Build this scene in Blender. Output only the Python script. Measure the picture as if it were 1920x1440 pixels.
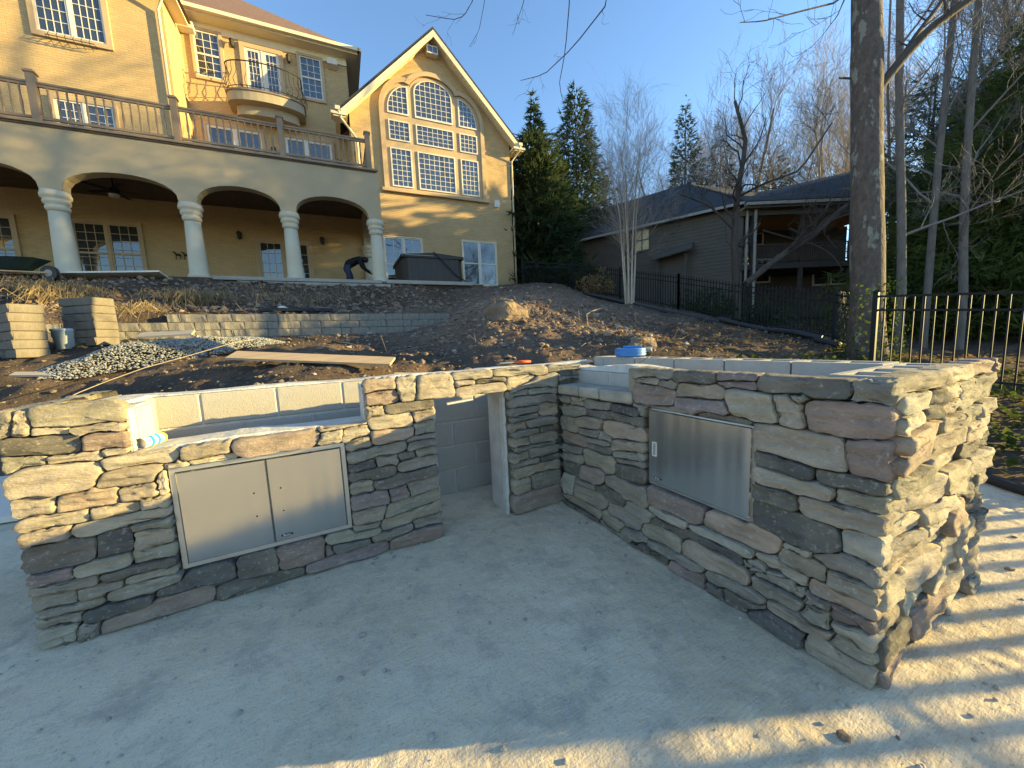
import bpy, bmesh, math, random
import numpy as np
from mathutils import Vector, Matrix, noise as mnoise
for o in list(bpy.data.objects): bpy.data.objects.remove(o)
scene = bpy.context.scene
C = scene.collection
R_ = math.radians
# ---------------------------------------------------------------- camera
# world frame: X along the long (grill) side of the kitchen, Y away from it, origin at the inner corner
FPX, PIT, ROL = 690.0, R_(6.626358), R_(-2.458119)
TH = 3.62122784
CAM = np.array([-1.57927, -2.26284, 1.25])
def _basis():
    cp, sp = math.cos(PIT), math.sin(PIT)
    F = np.array([0, cp, -sp]); up = np.array([0, sp, cp]); r = np.array([1., 0, 0])
    Rv = math.cos(ROL)*r + math.sin(ROL)*up
    Uv = -math.sin(ROL)*r + math.cos(ROL)*up
    u = np.array([math.cos(TH), math.sin(TH), 0]); v = np.array([math.sin(TH), -math.cos(TH), 0])
    if v[0]-v[1] < 0: v = -v
    k = lambda w: np.array([-(w@u), -(w@v), w[2]])
    return k(Rv), k(Uv), k(F)
CR, CU, CF = _basis()
cam_d = bpy.data.cameras.new('camera'); cam = bpy.data.objects.new('camera', cam_d); C.objects.link(cam)
cam_d.sensor_width = 36; cam_d.lens = 36*FPX/1920; cam_d.clip_start = .05; cam_d.clip_end = 1200
cam.matrix_world = Matrix(((CR[0], CU[0], -CF[0], CAM[0]), (CR[1], CU[1], -CF[1], CAM[1]), (CR[2], CU[2], -CF[2], CAM[2]), (0, 0, 0, 1)))
scene.camera = cam
scene.render.resolution_x, scene.render.resolution_y = 1024, 768
# ---------------------------------------------------------------- sky, sun, exposure
SUN = np.array([1.0, -.424, .2145]); SUN /= np.linalg.norm(SUN)
w = bpy.data.worlds.new('World'); scene.world = w; w.use_nodes = True
nt = w.node_tree; bg = nt.nodes['Background']
sky = nt.nodes.new('ShaderNodeTexSky'); sky.sky_type = 'NISHITA'; sky.sun_disc = False
sky.sun_elevation = math.asin(SUN[2]); sky.sun_rotation = math.atan2(SUN[0], SUN[1])
sky.air_density = 1.0; sky.dust_density = .0; sky.ozone_density = 2.8; sky.altitude = 200
nt.links.new(sky.outputs[0], bg.inputs[0]); bg.inputs[1].default_value = .13
sl = bpy.data.lights.new('sun', 'SUN'); sun = bpy.data.objects.new('sun', sl); C.objects.link(sun)
sl.energy = 5.0; sl.angle = R_(.35); sl.color = (1, .76, .28)
sun.rotation_euler = Vector(SUN).to_track_quat('Z', 'Y').to_euler(); sun.location = (20, -8, 12)
vs = scene.view_settings; vs.view_transform = 'Standard'; vs.look = 'None'; vs.gamma = 1; vs.use_curve_mapping = False
vs.exposure = 1.75
# ---------------------------------------------------------------- helpers
rnd = random.Random(7); npr = np.random.default_rng(11)
def ray(px, py): return CF + CR*(px-960)/FPX + CU*(720-py)/FPX
def at(px, py, d): return CAM + ray(px, py)*d
def on_z(px, py, z): r = ray(px, py); return CAM + r*((z-CAM[2])/r[2])
def on_y(px, py, y): r = ray(px, py); return CAM + r*((y-CAM[1])/r[1])
def on_x(px, py, x): r = ray(px, py); return CAM + r*((x-CAM[0])/r[0])
class Frame:
    def __init__(s, ox, oy, rot): s.o = np.array([ox, oy, 0.]); s.c, s.s = math.cos(rot), math.sin(rot); s.rot = rot
    def loc(s, p): d = np.asarray(p, float)-s.o; return np.array([s.c*d[0]+s.s*d[1], -s.s*d[0]+s.c*d[1], d[2]])
    def dirl(s, d): return np.array([s.c*d[0]+s.s*d[1], -s.s*d[0]+s.c*d[1], d[2]])
    def wor(s, p): return np.array([s.c*p[0]-s.s*p[1], s.s*p[0]+s.c*p[1], p[2]])+s.o
    def y(s, px, py, yy): o = s.loc(CAM); r = s.dirl(ray(px, py)); return o + r*((yy-o[1])/r[1])
    def x(s, px, py, xx): o = s.loc(CAM); r = s.dirl(ray(px, py)); return o + r*((xx-o[0])/r[0])
def thing(name, label=None, cat=None, loc=(0, 0, 0), rz=0, group=None, kind=None, parent=None):
    o = bpy.data.objects.new(name, None); C.objects.link(o); o.location = loc; o.rotation_euler = (0, 0, rz); o.empty_display_size = .1
    if parent: o.parent = parent
    return tag(o, label, cat, group, kind)
def tag(o, label=None, cat=None, group=None, kind=None):
    if label: o['label'] = label
    if cat: o['category'] = cat
    if group: o['group'] = group
    if kind: o['kind'] = kind
    return o
def new_obj(name, mesh, mat=None, parent=None, color=None):
    o = bpy.data.objects.new(name, mesh); C.objects.link(o)
    if mat is not None and not mesh.materials: mesh.materials.append(mat)
    if parent: o.parent = parent
    if color: o.color = (*color, 1)
    return o
class MB:
    """collects shapes, then builds ONE mesh object"""
    def __init__(s): s.v = []; s.f = []; s.m = []
    def add(s, vs, fs, mi=0):
        n = len(s.v); s.v.extend([tuple(map(float, p)) for p in vs]); s.f.extend([tuple(i+n for i in f) for f in fs]); s.m.extend([mi]*len(fs)); return s
    def box(s, x0, x1, y0, y1, z0, z1, mi=0):
        if x0 > x1: x0, x1 = x1, x0
        if y0 > y1: y0, y1 = y1, y0
        if z0 > z1: z0, z1 = z1, z0
        return s.add([(x0,y0,z0),(x1,y0,z0),(x1,y1,z0),(x0,y1,z0),(x0,y0,z1),(x1,y0,z1),(x1,y1,z1),(x0,y1,z1)],
              [(0,3,2,1),(4,5,6,7),(0,1,5,4),(1,2,6,5),(2,3,7,6),(3,0,4,7)], mi)
    def bar(s, a, b, wd, ht, up=(0,0,1), mi=0):
        a = np.array(a, float); b = np.array(b, float); d = b-a; L = np.linalg.norm(d)
        if L < 1e-6: return s
        d /= L; u = np.array(up, float); sd = np.cross(d, u)
        if np.linalg.norm(sd) < 1e-4: sd = np.cross(d, (0, 1, 0.))
        sd /= np.linalg.norm(sd); u = np.cross(sd, d)
        P = []
        for q in (a, b):
            for i, j in ((-1,-1),(1,-1),(1,1),(-1,1)): P.append(q+sd*i*wd/2+u*j*ht/2)
        return s.add(P, [(3,2,1,0),(4,5,6,7),(0,1,5,4),(1,2,6,5),(2,3,7,6),(3,0,4,7)], mi)
    def tube(s, pts, rad, n=6, caps=True, mi=0):
        pts = [np.array(p, float) for p in pts]; k = len(pts)
        if not hasattr(rad, '__len__'): rad = [rad]*k
        V = []; ref = np.array((.3, .2, 1.)); 
        for i, p in enumerate(pts):
            d = pts[min(i+1, k-1)]-pts[max(i-1, 0)]; L = np.linalg.norm(d); d = d/L if L > 1e-9 else np.array((0,0,1.))
            if abs(d@ref)/np.linalg.norm(ref) > .97: ref = np.array((1., .1, .2))
            a = np.cross(d, ref); a /= np.linalg.norm(a); b = np.cross(d, a)
            for j in range(n):
                t = 2*math.pi*j/n; V.append(p+(a*math.cos(t)+b*math.sin(t))*rad[i])
        Fs = []
        for i in range(k-1):
            for j in range(n):
                a0, a1 = i*n+j, i*n+(j+1)%n; Fs.append((a0, a1, a1+n, a0+n))
        if caps: Fs.append(tuple(range(n-1, -1, -1))); Fs.append(tuple(range((k-1)*n, k*n)))
        return s.add(V, Fs, mi)
    def lathe(s, prof, cx, cy, n=20, mi=0):
        V = []; k = len(prof)
        for r, z in prof:
            for j in range(n): t = 2*math.pi*j/n; V.append((cx+r*math.cos(t), cy+r*math.sin(t), z))
        Fs = [(i*n+j, i*n+(j+1)%n, (i+1)*n+(j+1)%n, (i+1)*n+j) for i in range(k-1) for j in range(n)]
        Fs += [tuple(range(n-1, -1, -1)), tuple(range((k-1)*n, k*n))]
        return s.add(V, Fs, mi)
    def prism(s, poly, d0, d1, ax='y', mi=0):
        """poly: 2D points (p,q); ax='y' -> (p,*,q), 'x' -> (*,p,q), 'z' -> (p,q,*)"""
        n = len(poly)
        def mk(d): return [{'y': (p, d, q), 'x': (d, p, q), 'z': (p, q, d)}[ax] for p, q in poly]
        return s.add(mk(d0)+mk(d1), [tuple(range(n-1, -1, -1)), tuple(range(n, 2*n))]+[(i, (i+1) % n, (i+1) % n+n, i+n) for i in range(n)], mi)
    def build(s, name, mat=None, parent=None, smooth=False, color=None, fixn=True):
        me = bpy.data.meshes.new(name); me.from_pydata(s.v, [], s.f)
        mats = mat if isinstance(mat, (list, tuple)) else [mat]
        for m in mats:
            if m: me.materials.append(m)
        if len(mats) > 1: me.polygons.foreach_set('material_index', s.m)
        if smooth: me.polygons.foreach_set('use_smooth', [True]*len(me.polygons))
        if fixn and len(s.f) < 3000:
            bm = bmesh.new(); bm.from_mesh(me); bmesh.ops.recalc_face_normals(bm, faces=bm.faces); bm.to_mesh(me); bm.free()
        me.update()
        return new_obj(name, me, None, parent, color)
def np_mesh(name, V, Fq, mat, parent=None, smooth=True):
    """fast mesh from numpy arrays (all faces same size)"""
    V = np.asarray(V, np.float32); Fq = np.asarray(Fq, np.int32); k = Fq.shape[1]
    me = bpy.data.meshes.new(name); me.vertices.add(len(V)); me.vertices.foreach_set('co', V.ravel())
    me.loops.add(Fq.size); me.loops.foreach_set('vertex_index', Fq.ravel())
    me.polygons.add(len(Fq)); me.polygons.foreach_set('loop_start', np.arange(0, Fq.size, k, dtype=np.int32))
    me.polygons.foreach_set('loop_total', np.full(len(Fq), k, np.int32))
    me.polygons.foreach_set('use_smooth', np.full(len(Fq), smooth))
    me.update(calc_edges=True)
    return new_obj(name, me, mat, parent)
_tab = np.random.default_rng(5).random((256, 256))
def vnoise(x, y):
    xi = np.floor(x).astype(int); yi = np.floor(y).astype(int); fx = x-xi; fy = y-yi
    fx = fx*fx*(3-2*fx); fy = fy*fy*(3-2*fy)
    g = lambda a, b: _tab[a & 255, b & 255]
    return (g(xi, yi)*(1-fx)+g(xi+1, yi)*fx)*(1-fy)+(g(xi, yi+1)*(1-fx)+g(xi+1, yi+1)*fx)*fy*1.0
def fbm(x, y, o=4, s=1.0):
    t = 0; a = 1.; n = 0
    for i in range(o): t = t+a*(vnoise(x*s+17.3*i, y*s+5.1*i)-.5); n += a; a *= .5; s *= 2.03
    return t/n*2
# ---------------------------------------------------------------- materials
def N(t, kind, **kw):
    n = t.nodes.new(kind)
    for k, v in kw.items(): setattr(n, k, v)
    return n
def mixc(t, blend, fac, a, b):
    m = N(t, 'ShaderNodeMix', data_type='RGBA', blend_type=blend); 
    for s_, v in ((m.inputs[0], fac), (m.inputs[6], a), (m.inputs[7], b)):
        if hasattr(v, 'is_linked'): t.links.new(v, s_)
        elif hasattr(v, '__len__'): s_.default_value = (*v[:3], 1)
        else: s_.default_value = v
    return m.outputs[2]
def rng(t, src, a, b, c=0., d=1.):
    m = N(t, 'ShaderNodeMapRange'); t.links.new(src, m.inputs[0])
    for i, v in enumerate((a, b, c, d)): m.inputs[i+1].default_value = v
    return m.outputs[0]
def noise_n(t, vec, scale, detail=5, rough=.6):
    n = N(t, 'ShaderNodeTexNoise'); n.inputs['Scale'].default_value = scale; n.inputs['Detail'].default_value = detail; n.inputs['Roughness'].default_value = rough
    t.links.new(vec, n.inputs['Vector']); return n.outputs[0]
def coords(t, stretch=(1, 1, 1)):
    tc = N(t, 'ShaderNodeTexCoord'); mp = N(t, 'ShaderNodeMapping'); mp.inputs['Scale'].default_value = stretch
    t.links.new(tc.outputs['Object'], mp.inputs[0]); return mp.outputs[0]
def bump(t, h, strength, dist, prev=None):
    b = N(t, 'ShaderNodeBump'); b.inputs['Strength'].default_value = strength; b.inputs['Distance'].default_value = dist
    t.links.new(h, b.inputs['Height'])
    if prev is not None: t.links.new(prev, b.inputs['Normal'])
    return b.outputs[0]
MATS = {}
def mk(name, base=(.5, .5, .5), rough=.8, var=.2, vs=6, bmp=.3, bs=40, bd=.01, stretch=(1, 1, 1), objcol=False, metal=0., tint=None, spec=.4):
    m = bpy.data.materials.new(name); m.use_nodes = True; t = m.node_tree; p = t.nodes['Principled BSDF']; MATS[name] = m
    vec = coords(t, stretch)
    n1 = noise_n(t, vec, vs); col = base
    if objcol: col = N(t, 'ShaderNodeObjectInfo').outputs['Color']
    f = rng(t, n1, .25, .75, 1-var, 1+var)
    cc = N(t, 'ShaderNodeCombineColor')
    for i in range(3): t.links.new(f, cc.inputs[i])
    col = mixc(t, 'MULTIPLY', 1., col, cc.outputs[0])
    if tint is not None:
        n2 = noise_n(t, vec, vs*.37+.3, 4); col = mixc(t, 'MIX', rng(t, n2, .45, .7, 0, .75), col, tint)
    t.links.new(col, p.inputs['Base Color']); p.inputs['Roughness'].default_value = rough; p.inputs['Metallic'].default_value = metal
    p.inputs['Specular IOR Level'].default_value = spec
    if bmp: t.links.new(bump(t, noise_n(t, vec, bs, 4), bmp, bd), p.inputs['Normal'])
    return m
M_block = mk('concrete_block', (.40, .38, .345), .95, .22, 5, .5, 160, .006, tint=(.33, .29, .23))
M_mortar = mk('mortar', (.50, .475, .43), .95, .2, 9, .6, 70, .01)
M_mortar_d = mk('mortar_bed', (.17, .16, .145), .95, .3, 9, .6, 50, .02)
M_white_m = mk('white_mortar', (.52, .50, .45), .95, .2, 12, .6, 60, .01)
M_steel_flange = mk('steel_flange', (.50, .50, .48), .42, .06, 3, 0, metal=.85)
M_black = mk('black_plastic', (.018, .018, .019), .5, .2, 8, .1, 80)
M_dark_metal = mk('black_metal', (.014, .014, .015), .6, .2, 8, 0, spec=.2)
M_porch = mk('dark_boards', (.13, .09, .06), .9, .2, 3, .2, 30)
M_stucco = mk('stucco', (.40, .325, .215), .95, .07, 1.2, .35, 55, .008)
M_trim = mk('tan_trim', (.46, .335, .20), .8, .06, 3, .1, 40)
M_cream = mk('cream_paint', (.70, .61, .42), .55, .05, 3, 0)
M_col = mk('column_paint', (.54, .475, .35), .75, .07, 2, .1, 60)
M_white = mk('white_paint', (.66, .62, .54), .5, .04, 3, 0)
M_wood_rail = mk('stained_wood', (.26, .19, .13), .8, .2, 3, .3, 60, .004, stretch=(1, 1, .2))
M_iron = mk('wrought_iron', (.03, .025, .02), .6, .2, 6, 0)
M_plank = mk('pine_plank', (.48, .34, .20), .8, .2, 4, .3, 30, .004, stretch=(.3, 3, 3))
M_graywood = mk('weathered_wood', (.33, .30, .26), .85, .2, 4, .3, 30, .004, stretch=(.3, 3, 3))
M_shingle_b = mk('brown_shingles', (.20, .12, .085), .9, .35, 9, .6, 22, .03, stretch=(.6, 1, 3))
M_shingle_d = mk('dark_shingles', (.035, .036, .040), .9, .3, 9, .5, 22, .03, stretch=(.6, 1, 3))
M_siding = mk('grey_siding', (.105, .088, .072), .8, .12, 2, .1, 30)
M_srw = mk('retaining_block', (.22, .20, .17), .95, .22, 7, .8, 45, .012)
M_srw_tan = mk('stacked_block', (.165, .142, .112), .95, .22, 7, .8, 45, .012)
M_gravel = mk('gravel', (.25, .25, .235), .9, .3, 14, .4, 60, .01)
M_tub = mk('hot_tub_cabinet', (.050, .044, .040), .6, .08, 3, .1, 50)
M_tubcov = mk('hot_tub_cover', (.032, .029, .027), .55, .1, 3, .15, 30)
M_twig = mk('bare_twigs', (.185, .165, .15), .9, .2, 4, 0)
M_twig_l = mk('pale_twigs', (.30, .25, .20), .9, .2, 4, 0)
M_twig_d = mk('dark_twigs', (.07, .055, .045), .9, .2, 4, 0)
M_pipe = mk('black_pipe', (.02, .021, .023), .5, .2, 8, .4, 90, .01)
M_wirewood = mk('root_stick', (.30, .24, .17), .85, .2, 8, 0)
M_straw = mk('dry_straw', (.34, .25, .125), .9, .3, 9, 0)
def m_stone():
    m = bpy.data.materials.new('ledge_stone'); m.use_nodes = True; t = m.node_tree; p = t.nodes['Principled BSDF']
    oi = N(t, 'ShaderNodeObjectInfo'); tc = N(t, 'ShaderNodeTexCoord')
    of = N(t, 'ShaderNodeVectorMath', operation='ADD'); t.links.new(tc.outputs['Object'], of.inputs[0])
    sc = N(t, 'ShaderNodeVectorMath', operation='SCALE'); cb = N(t, 'ShaderNodeCombineXYZ')
    for i in range(3): t.links.new(oi.outputs['Random'], cb.inputs[i])
    t.links.new(cb.outputs[0], sc.inputs[0]); sc.inputs[3].default_value = 37.; t.links.new(sc.outputs[0], of.inputs[1])
    mp = N(t, 'ShaderNodeMapping'); mp.inputs['Scale'].default_value = (1, 1, 3.2); t.links.new(of.outputs[0], mp.inputs[0]); v = mp.outputs[0]
    n1 = noise_n(t, v, 5.5, 6, .65); n2 = noise_n(t, v, 22, 6, .72); n3 = noise_n(t, of.outputs[0], 2.7, 3)
    f = rng(t, n1, .3, .72, .66, 1.36); cc = N(t, 'ShaderNodeCombineColor')
    for i in range(3): t.links.new(f, cc.inputs[i])
    col = mixc(t, 'MULTIPLY', 1., oi.outputs['Color'], cc.outputs[0])
    col = mixc(t, 'MIX', rng(t, n3, .5, .72, 0, .45), col, (.34, .285, .215))
    col = mixc(t, 'MIX', rng(t, n2, .53, .72, 0, .6), col, (.075, .070, .066))
    col = mixc(t, 'MIX', rng(t, noise_n(t, of.outputs[0], 45, 4, .7), .56, .72, 0, .55), col, (.50, .47, .41))
    t.links.new(col, p.inputs['Base Color']); p.inputs['Roughness'].default_value = .92; p.inputs['Specular IOR Level'].default_value = .25
    b1 = bump(t, n2, .8, .014); b2 = bump(t, noise_n(t, of.outputs[0], 90, 4, .7), .5, .005, b1)
    t.links.new(b2, p.inputs['Normal']); return m
M_stone = m_stone()
def m_brick(name, c1, c2, mort, w_=.22, h_=.075):
    m = bpy.data.materials.new(name); m.use_nodes = True; t = m.node_tree; p = t.nodes['Principled BSDF']
    tc = N(t, 'ShaderNodeTexCoord'); sp = N(t, 'ShaderNodeSeparateXYZ'); t.links.new(tc.outputs['Object'], sp.inputs[0])
    ad = N(t, 'ShaderNodeMath', operation='ADD'); t.links.new(sp.outputs[0], ad.inputs[0]); t.links.new(sp.outputs[1], ad.inputs[1])
    cb = N(t, 'ShaderNodeCombineXYZ'); t.links.new(ad.outputs[0], cb.inputs[0]); t.links.new(sp.outputs[2], cb.inputs[1])
    br = N(t, 'ShaderNodeTexBrick'); t.links.new(cb.outputs[0], br.inputs['Vector'])
    for k, v in (('Color1', (*c1, 1)), ('Color2', (*c2, 1)), ('Mortar', (*mort, 1)), ('Scale', 1.), ('Mortar Size', .008), ('Mortar Smooth', .4), ('Brick Width', w_), ('Row Height', h_), ('Bias', 0.)): br.inputs[k].default_value = v
    n = noise_n(t, tc.outputs['Object'], 1.5, 4); f = rng(t, n, .3, .7, .95, 1.05); cc = N(t, 'ShaderNodeCombineColor')
    for i in range(3): t.links.new(f, cc.inputs[i])
    t.links.new(mixc(t, 'MULTIPLY', 1., br.outputs[0], cc.outputs[0]), p.inputs['Base Color']); p.inputs['Roughness'].default_value = .9
    p.inputs['Specular IOR Level'].default_value = .2
    inv = N(t, 'ShaderNodeMath', operation='SUBTRACT'); inv.inputs[0].default_value = 1.; t.links.new(br.outputs['Fac'], inv.inputs[1])
    b = bump(t, inv.outputs[0], .7, .012); t.links.new(bump(t, noise_n(t, tc.outputs['Object'], 60, 3), .4, .01, b), p.inputs['Normal']); return m
M_brick = m_brick('painted_brick', (.54, .38, .195), (.49, .34, .172), (.45, .315, .16))
def m_glass():
    m = bpy.data.materials.new('window_glass'); m.use_nodes = True; t = m.node_tree; p = t.nodes['Principled BSDF']
    p.inputs['Base Color'].default_value = (.03, .035, .04, 1); p.inputs['Roughness'].default_value = .03; p.inputs['Specular IOR Level'].default_value = 1.; p.inputs['IOR'].default_value = 1.7
    n = noise_n(t, coords(t), 1.3, 2); t.links.new(bump(t, n, .06, .05), p.inputs['Normal']); return m
M_glass = m_glass()
def m_steel():
    m = bpy.data.materials.new('brushed_steel'); m.use_nodes = True; t = m.node_tree; p = t.nodes['Principled BSDF']
    v = coords(t, (120, 120, .8)); n = noise_n(t, v, 1.0, 3)
    p.inputs['Metallic'].default_value = 1; p.inputs['Base Color'].default_value = (.58, .60, .62, 1)
    t.links.new(rng(t, n, 0.3, .7, .20, .25), p.inputs['Roughness']); p.inputs['Anisotropic'].default_value = .75
    t.links.new(bump(t, noise_n(t, coords(t, (5, 5, .12)), 1.0, 2), .5, .03, bump(t, n, .004, .0005)), p.inputs['Normal']); return m
M_steel = m_steel()
def m_slab():
    m = bpy.data.materials.new('dusty_concrete'); m.use_nodes = True; t = m.node_tree; p = t.nodes['Principled BSDF']
    v = coords(t); a = noise_n(t, v, .9, 5); b = noise_n(t, v, 5, 6, .7); d = noise_n(t, v, 26, 5, .7)
    col = mixc(t, 'MIX', rng(t, a, .35, .65), (.58, .475, .32), (.72, .605, .43))
    col = mixc(t, 'MIX', rng(t, b, .50, .66, 0, .65), col, (.37, .325, .255))
    col = mixc(t, 'MIX', rng(t, d, .52, .72, 0, .6), col, (.62, .58, .51))
    e = noise_n(t, v, 1.7, 3); col = mixc(t, 'MIX', rng(t, e, .60, .72, 0, .65), col, (.29, .25, .195))
    col = mixc(t, 'MIX', rng(t, noise_n(t, v, 75, 4, .7), .56, .68, 0, .5), col, (.26, .23, .19))
    t.links.new(col, p.inputs['Base Color']); p.inputs['Roughness'].default_value = .95; p.inputs['Specular IOR Level'].default_value = .2
    vb = coords(t, (14, 90, 14)); br = noise_n(t, vb, 1.0, 3)
    n1 = bump(t, br, .6, .006); n2 = bump(t, d, .7, .010, n1); t.links.new(bump(t, noise_n(t, v, 110, 4, .7), .6, .005, n2), p.inputs['Normal']); return m
M_slab = m_slab()
def m_dirt():
    m = bpy.data.materials.new('dirt'); m.use_nodes = True; t = m.node_tree; p = t.nodes['Principled BSDF']
    v = coords(t); a = noise_n(t, v, .55, 5); b = noise_n(t, v, 3.2, 6, .7); d = noise_n(t, v, 22, 5, .75)
    col = mixc(t, 'MIX', rng(t, a, .4, .62), (.070, .052, .038), (.135, .094, .066))
    col = mixc(t, 'MIX', rng(t, b, .5, .68, 0, .7), col, (.055, .044, .035))
    col = mixc(t, 'MIX', rng(t, noise_n(t, v, 1.1, 4), .58, .72, 0, .7), col, (.16, .085, .055))
    ds = N(t, 'ShaderNodeVectorMath', operation='DISTANCE'); t.links.new(v, ds.inputs[0]); ds.inputs[1].default_value = (3.2, 6.2, 1.8)
    col = mixc(t, 'MIX', rng(t, ds.outputs['Value'], 4.6, 1.5, 0, .75), col, mixc(t, 'MIX', rng(t, b, .35, .65), (.20, .125, .085), (.30, .215, .16)))
    col = mixc(t, 'MIX', rng(t, d, .56, .72, 0, .7), col, (.26, .215, .17))
    t.links.new(col, p.inputs['Base Color']); p.inputs['Roughness'].default_value = 1.; p.inputs['Specular IOR Level'].default_value = .1
    n1 = bump(t, b, .6, .05); t.links.new(bump(t, d, .9, .03, n1), p.inputs['Normal']); return m
M_dirt = m_dirt()
def m_leaf(name, c1, c2, vs=.8):
    m = bpy.data.materials.new(name); m.use_nodes = True; t = m.node_tree; t.nodes.remove(t.nodes['Principled BSDF'])
    v = coords(t); col = mixc(t, 'MIX', rng(t, noise_n(t, v, vs, 4), .35, .65), c1, c2)
    d = N(t, 'ShaderNodeBsdfDiffuse'); tr = N(t, 'ShaderNodeBsdfTranslucent'); mx = N(t, 'ShaderNodeMixShader'); mx.inputs[0].default_value = .45
    t.links.new(col, d.inputs[0]); t.links.new(col, tr.inputs[0]); t.links.new(d.outputs[0], mx.inputs[1]); t.links.new(tr.outputs[0], mx.inputs[2])
    t.links.new(mx.outputs[0], t.nodes['Material Output'].inputs[0]); return m
M_conifer = m_leaf('conifer_needles', (.035, .060, .030), (.085, .11, .045))
M_hemlock = m_leaf('hemlock_needles', (.07, .105, .032), (.18, .20, .06), .5)
M_ivy = m_leaf('ivy_leaves', (.030, .055, .016), (.09, .12, .03), 3.)
M_litter = m_leaf('dead_leaves', (.16, .10, .05), (.30, .21, .11), 3.)
def m_bark():
    m = bpy.data.materials.new('sycamore_bark'); m.use_nodes = True; t = m.node_tree; p = t.nodes['Principled BSDF']
    v = coords(t, (1, 1, .45)); a = noise_n(t, v, 6.5, 5, .6); b = noise_n(t, v, 14, 5, .7)
    tc = N(t, 'ShaderNodeTexCoord'); sp = N(t, 'ShaderNodeSeparateXYZ'); t.links.new(tc.outputs['Object'], sp.inputs[0])
    col = mixc(t, 'MIX', rng(t, b, .3, .7), (.06, .045, .036), (.15, .112, .088))
    hi = rng(t, sp.outputs[2], 1.5, 6.0, .03, -.03); ad = N(t, 'ShaderNodeMath', operation='SUBTRACT'); t.links.new(a, ad.inputs[0]); t.links.new(hi, ad.inputs[1])
    col = mixc(t, 'MIX', rng(t, ad.outputs[0], .575, .63), col, (.23, .215, .175))
    t.links.new(col, p.inputs['Base Color']); p.inputs['Roughness'].default_value = .95
    t.links.new(bump(t, b, .9, .03, bump(t, a, .5, .04)), p.inputs['Normal']); return m
M_syc = m_bark()
M_bark = mk('grey_bark', (.15, .128, .108), .95, .3, 9, .8, 22, .02, stretch=(1, 1, .35))
M_bark_d = mk('dark_bark', (.075, .06, .05), .95, .3, 9, .8, 22, .02, stretch=(1, 1, .35))
M_bark_p = mk('pale_smooth_bark', (.42, .34, .26), .8, .25, 5, .2, 20, .01, stretch=(1, 1, .35))
# ================================================================ GROUND
CTRL = []
for x in (-12, -8, -5, -2.5, -.6):
    CTRL += [(x, 7.4, 1.55), (x, 8.3, 1.62), (x, 9.6, 2.1), (x, 10.7, 2.72), (x, 11.6, 2.86), (x, 16, 2.9)]
for x in (-2.4, -.8, .6): CTRL += [(x, 1.0, .5), (x, 2.5, .76), (x, 4, 1.06), (x, 5.5, 1.3)]
for x in (-4.5, -7, -11): CTRL += [(x, 3.5, .02), (x, 4.3, .55), (x, 5.5, 1.15), (x, 6.5, 1.42)]
CTRL += [(-3.2, 2.6, .3), (-3.2, 3.6, .72), (1.3, .9, .5),
 (2.9, -1.5, .05), (2.8, -2.6, .04), (3.3, -4.2, .04), (4.4, -1.4, .12), (5.7, -1, .22), (5.8, .1, .42), (5.7, -5, .15), (9, -3, .3),
 (2.9, 0, .42), (3.4, 1.4, .93), (1.9, .4, .5), (5, 1, .72), (7.1, .64, .72), (7.77, 2.5, 1.18), (7.9, 4.2, 1.55), (7.84, 6.58, 2.15), (7.65, 9, 2.8),
 (2.3, 5.4, 2.18), (3.5, 5.2, 1.95), (1.0, 3.8, 1.25), (4.1, 3.9, 1.38), (7, 9.4, 3.2), (3.5, 8.6, 2.75), (4.5, 11.5, 3.35), (2, 11.2, 3.3), (5, 13.5, 3.5), (8, 14, 3.65), (2.2, 7.4, 2.15), (.7, 7.3, 1.58), (.8, 8.6, 1.75), (.9, 9.8, 2.2),
 (10, 6.7, 2.05), (10, 4.7, 1.45), (9.9, 3, 1.05), (9.6, 1.8, .75), (9.2, 9.9, 2.95), (7.6, 13.4, 3.75),
 (14, 3, .7), (14, 10, 2.0), (20, 8, 1.6), (22, 14, 2.5), (14, 19, 3.6), (30, 0, 1.2), (30, 30, 5), (40, -20, 1), (10, 30, 5), (-20, 30, 3.2), (-20, 10, 2.9), (14, -5, .4), (20, -15, .6), (0, -14, -.3), (-14, -8, -.3), (-8, 1, -.1)]
CT = np.array(CTRL, float)
def _tk(r2): return np.where(r2 > 1e-12, r2*np.log(r2+1e-12), 0)
def _fit():
    n = len(CT); X = CT[:, :2]; K = _tk(((X[:, None]-X[None])**2).sum(-1))+np.eye(n)*.35
    P = np.c_[np.ones(n), X]; A = np.zeros((n+3, n+3)); A[:n, :n] = K; A[:n, n:] = P; A[n:, :n] = P.T
    return np.linalg.solve(A, np.r_[CT[:, 2], 0, 0, 0])
TW = _fit()
def sstep(a, b, x): t = np.clip((x-a)/(b-a), 0, 1); return t*t*(3-2*t)
def slab_mask(x, y):
    """1 on the concrete slab"""
    right = np.interp(y, [-9, -4.2, -2.6, -1.75, -1.5, -1.1, 0.2, .9], [4.2, 3.3, 2.85, 2.76, 2.93, 3.1, 2.2, 1.3])
    back = np.where(x > -2.9, .84, 3.45)
    return (x < right) & (y < back) & (x > -13) & (y > -9)
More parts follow.
